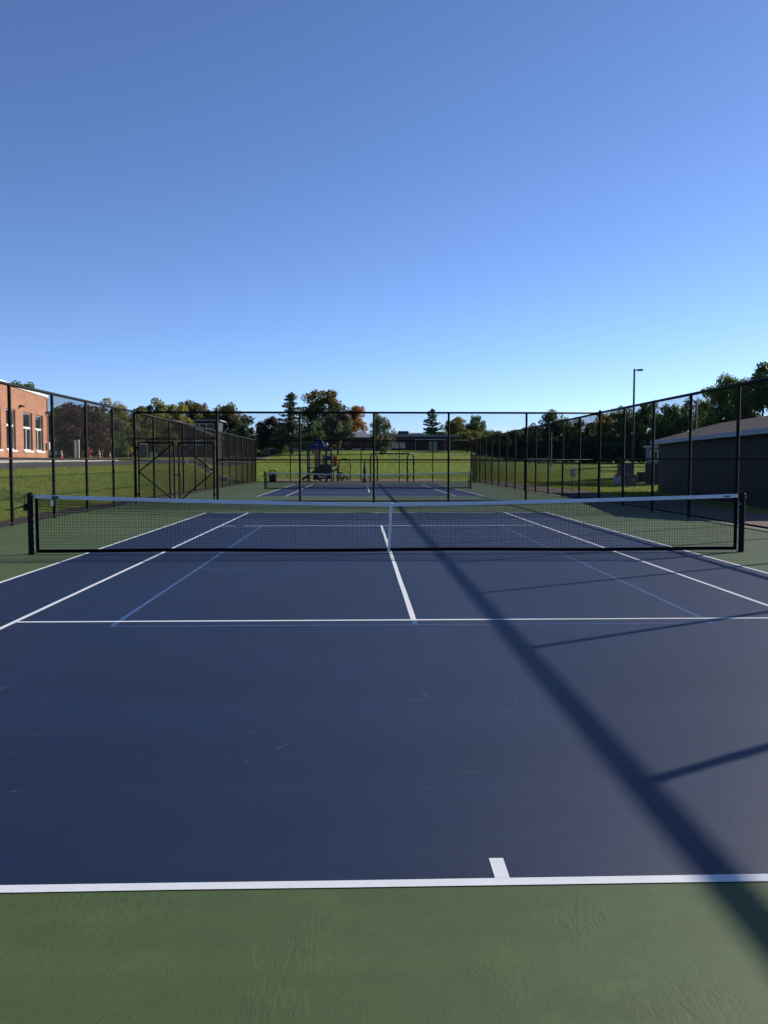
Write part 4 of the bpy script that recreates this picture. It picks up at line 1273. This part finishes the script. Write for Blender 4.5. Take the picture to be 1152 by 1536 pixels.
def tree(kind_mesh, leafm, u, d, vtop, wpx, label, name='broadleaf_tree', group=None, rz=0.0, drop=0.0):
    x = lx(u, d); y = d+CAMY; z = gz(x, y)
    h = hz(vtop, d)-z; wdt = wpx/1259.1*d
    t = thing(name, label, 'tree', (x, y, z), rz, group)
    for nm, me_, m_ in (('trunk', kind_mesh[0], M['bark']), ('crown', kind_mesh[1], M[leafm])):
        o = link(nm, me_, m_, t); o.scale = (wdt, wdt, h)
    return t
G1 = 'trees beyond the left fence'; G2 = 'trees in front of the school'; G3 = 'trees along the right edge of the lawn'
T = [
 (BL[0],'dark_leaf',32,118,578,84,'dark green tree top showing over the brick building roof',G1),
 (BL[1],'dark_leaf',92,122,612,74,'dark green tree just right of the brick building',G1),
 (BL[2],'maroon_leaf',127,110,607,92,'broad dark maroon tree behind the red barricade',G1),
 (BL[4],'dark_leaf',162,128,620,66,'dark green tree between the maroon tree and the left fence corner',G1),
 (BL[3],'yellow_leaf',184,134,602,76,'yellow-green tree behind the left fence corner',G1),
 (BL[5],'olive_leaf',226,142,601,82,'wide olive tree above the left leaf of the double gate',G1),
 (BL[0],'yellow_leaf',262,160,608,62,'yellowish tree behind the middle of the double gate',G1),
 (BL[2],'rust_leaf',302,190,604,78,'green and rust tree above the right leaf of the double gate',G1),
 (BL[1],'rust_leaf',344,186,609,70,'rust-tinged tree right of the thick gate post',G1),
 (BL[3],'dark_leaf',366,175,632,36,'small dark tree at the left end of the school roof',G1),
 (BLH[0],'maroon_leaf',402,178,626,42,'small dark maroon tree left of the spruce, before the school',G2),
 (SPR,'spruce_leaf',438,172,590,84,'tall ragged spruce in front of the school',G2),
 (BLH[1],'dark_leaf',422,178,634,40,'low dark tree under the left side of the spruce',G2),
 (BL[0],'turn_leaf',487,196,588,72,'tall round maple turning orange at its top, above the playground tower',G2),
 (BL[2],'orange_leaf',527,222,610,50,'bright orange maple right of the tall round maple',G2),
 (BLH[0],'greygreen_leaf',507,170,618,46,'grey-green tree in front of the orange maple',G2),
 (BLH[1],'dark_leaf',470,176,632,40,'dark tree between spruce and tall maple, low before the school',G2),
 (UPR,'greygreen_leaf',571,172,622,44,'open bushy tree standing alone at the gap between the school wings',G2),
 (PIN,'pine_leaf',648,228,614,42,'layered pine behind the flat school roof',G2),
 (BL[1],'olive_leaf',684,230,626,52,'round olive tree behind the right end of the school roof',G2),
 (BL[4],'dark_leaf',714,200,624,44,'round dark tree with a taller top right of the school',G2),
 (BL[5],'olive_leaf',701,188,640,44,'low round olive tree at the right corner of the school',G2),
 (BL[0],'olive_leaf',741,215,647,44,'low olive tree first right of the school on the tree line',G3),
 (BL[2],'green_leaf',766,210,645,46,'low green tree left of the second right cross fence post',G3),
 (BL[3],'dark_leaf',790,195,636,44,'dark tree directly behind the right-hand cross fence post',G3),
 (BL[1],'dark_leaf',812,185,640,46,'low dark tree just left of the tall dark tree behind the notice sign',G3),
 (BL[4],'dark_leaf',834,176,616,52,'tall dark tree above the white notice sign',G3),
 (BL[5],'olive_leaf',862,170,628,50,'olive tree right of the tall dark tree',G3),
 (BL[0],'rust_leaf',886,166,634,48,'rust-tinged tree left of the right fence corner post',G3),
 (BL[2],'yellow_leaf',910,158,619,52,'yellowish tree just right of the right fence corner post',G3),
 (BL[3],'green_leaf',938,154,610,58,'green tree left of the tall lamp post',G3),
 (BL[1],'dark_leaf',968,150,605,60,'dark tree right of the tall lamp post',G3),
 (BL[4],'green_leaf',1000,144,607,60,'green tree above the far end of the dark shed',G3),
 (BL[5],'dark_leaf',1030,138,604,58,'dark tree left of the thin antenna mast',G3),
 (BL[3],'olive_leaf',1062,110,592,58,'olive tree just right of the thin antenna mast',G3),
 (BIG[0],'green_leaf',1094,82,566,96,'large tree rising behind the middle of the shed roof',G3),
 (BIG[1],'dark_leaf',1152,76,544,128,'tallest tree at the right edge behind the shed',G3),
]
for i, (km, lm, u, d, vt, wp, lab, grp) in enumerate(T):
    nm = 'spruce_tree' if km is SPR else 'pine_tree' if km is PIN else 'broadleaf_tree'
    tree(km, lm, u, d, vt, wp, lab, nm, grp, rz=i*1.37)

# dense undergrowth under the tree lines
def thicket(name, label, pts, n, size, m, seed):
    rng = np.random.default_rng(seed); C = []; Rd = []
    for (u, d, vt, wpx) in pts:
        x = lx(u, d); y = d+CAMY; z = gz(x, y); h = hz(vt, d)-z; w_ = wpx/1259.1*d
        for k in range(16):
            C.append((x+rng.uniform(-.5,.5)*w_, y+rng.uniform(-2.5,2.5), z+h*rng.uniform(.1,.9))); Rd.append(rng.uniform(.5,1.2)*max(.8, h*.16))
    V, Fc = leaf_cloud(rng, C, Rd, n, size)
    o = link(name, np_mesh(name, V, Fc, 4), M[m], kind='stuff')
    return tag(o, label, 'undergrowth')
thicket('undergrowth', 'dense dark undergrowth below the tree line on the right', [(u, 178-.16*(u-740), 656, 26) for u in range(735, 1140, 15)]+[(u, 146-.05*(u-880), 648, 30) for u in range(880, 1150, 20)], 48000, .32, 'dark_leaf', 5)
thicket('undergrowth', 'dense dark undergrowth below the trees beyond the left fence', [(u, 134+.2*(u-80), 650, 28) for u in range(66, 380, 13)], 36000, .28, 'dark_leaf', 6)

# ------------------------------------------------------------------ grass blades on the bank and the lawn edge
def blades(name, label, n, xf, yf, seed, hmin, hmax, wd_):
    rng = np.random.default_rng(seed)
    x = xf(rng, n); y = yf(rng, n); z = ground_z(x, y)
    h = rng.uniform(hmin, hmax, n); a = rng.uniform(0, 2*np.pi, n); lean = rng.normal(0, .45, (n,2))*h[:,None]
    w_ = wd_*rng.uniform(.6,1.4,n)
    p0 = np.stack([x-np.cos(a)*w_, y-np.sin(a)*w_, z-.01], 1); p1 = np.stack([x+np.cos(a)*w_, y+np.sin(a)*w_, z-.01], 1)
    p2 = np.stack([x+lean[:,0], y+lean[:,1], z+h], 1)
    V = np.stack([p0,p1,p2], 1).reshape(-1,3)
    o = link(name, np_mesh(name, V, np.arange(3*n).reshape(-1,3), 3), M['blade'], kind='stuff')
    return tag(o, label, 'grass')
blades('grass', 'mown green grass growing on the bank beyond the left fence', 170000, lambda r,n: -10.5-r.uniform(0,1,n)*6.9, lambda r,n: 2+r.uniform(0,1,n)**1.4*62, 1, .04, .10, .008)
blades('grass', 'mown grass growing on the lawn outside the right fence', 90000, lambda r,n: 12.7+r.uniform(0,1,n)**1.3*22, lambda r,n: 22+r.uniform(0,1,n)*60, 2, .05, .12, .013)
blades('grass', 'mown grass growing on the lawn rising to the school', 90000, lambda r,n: -16+r.uniform(0,1,n)*34, lambda r,n: 68+r.uniform(0,1,n)**1.6*90, 3, .06, .14, .022)
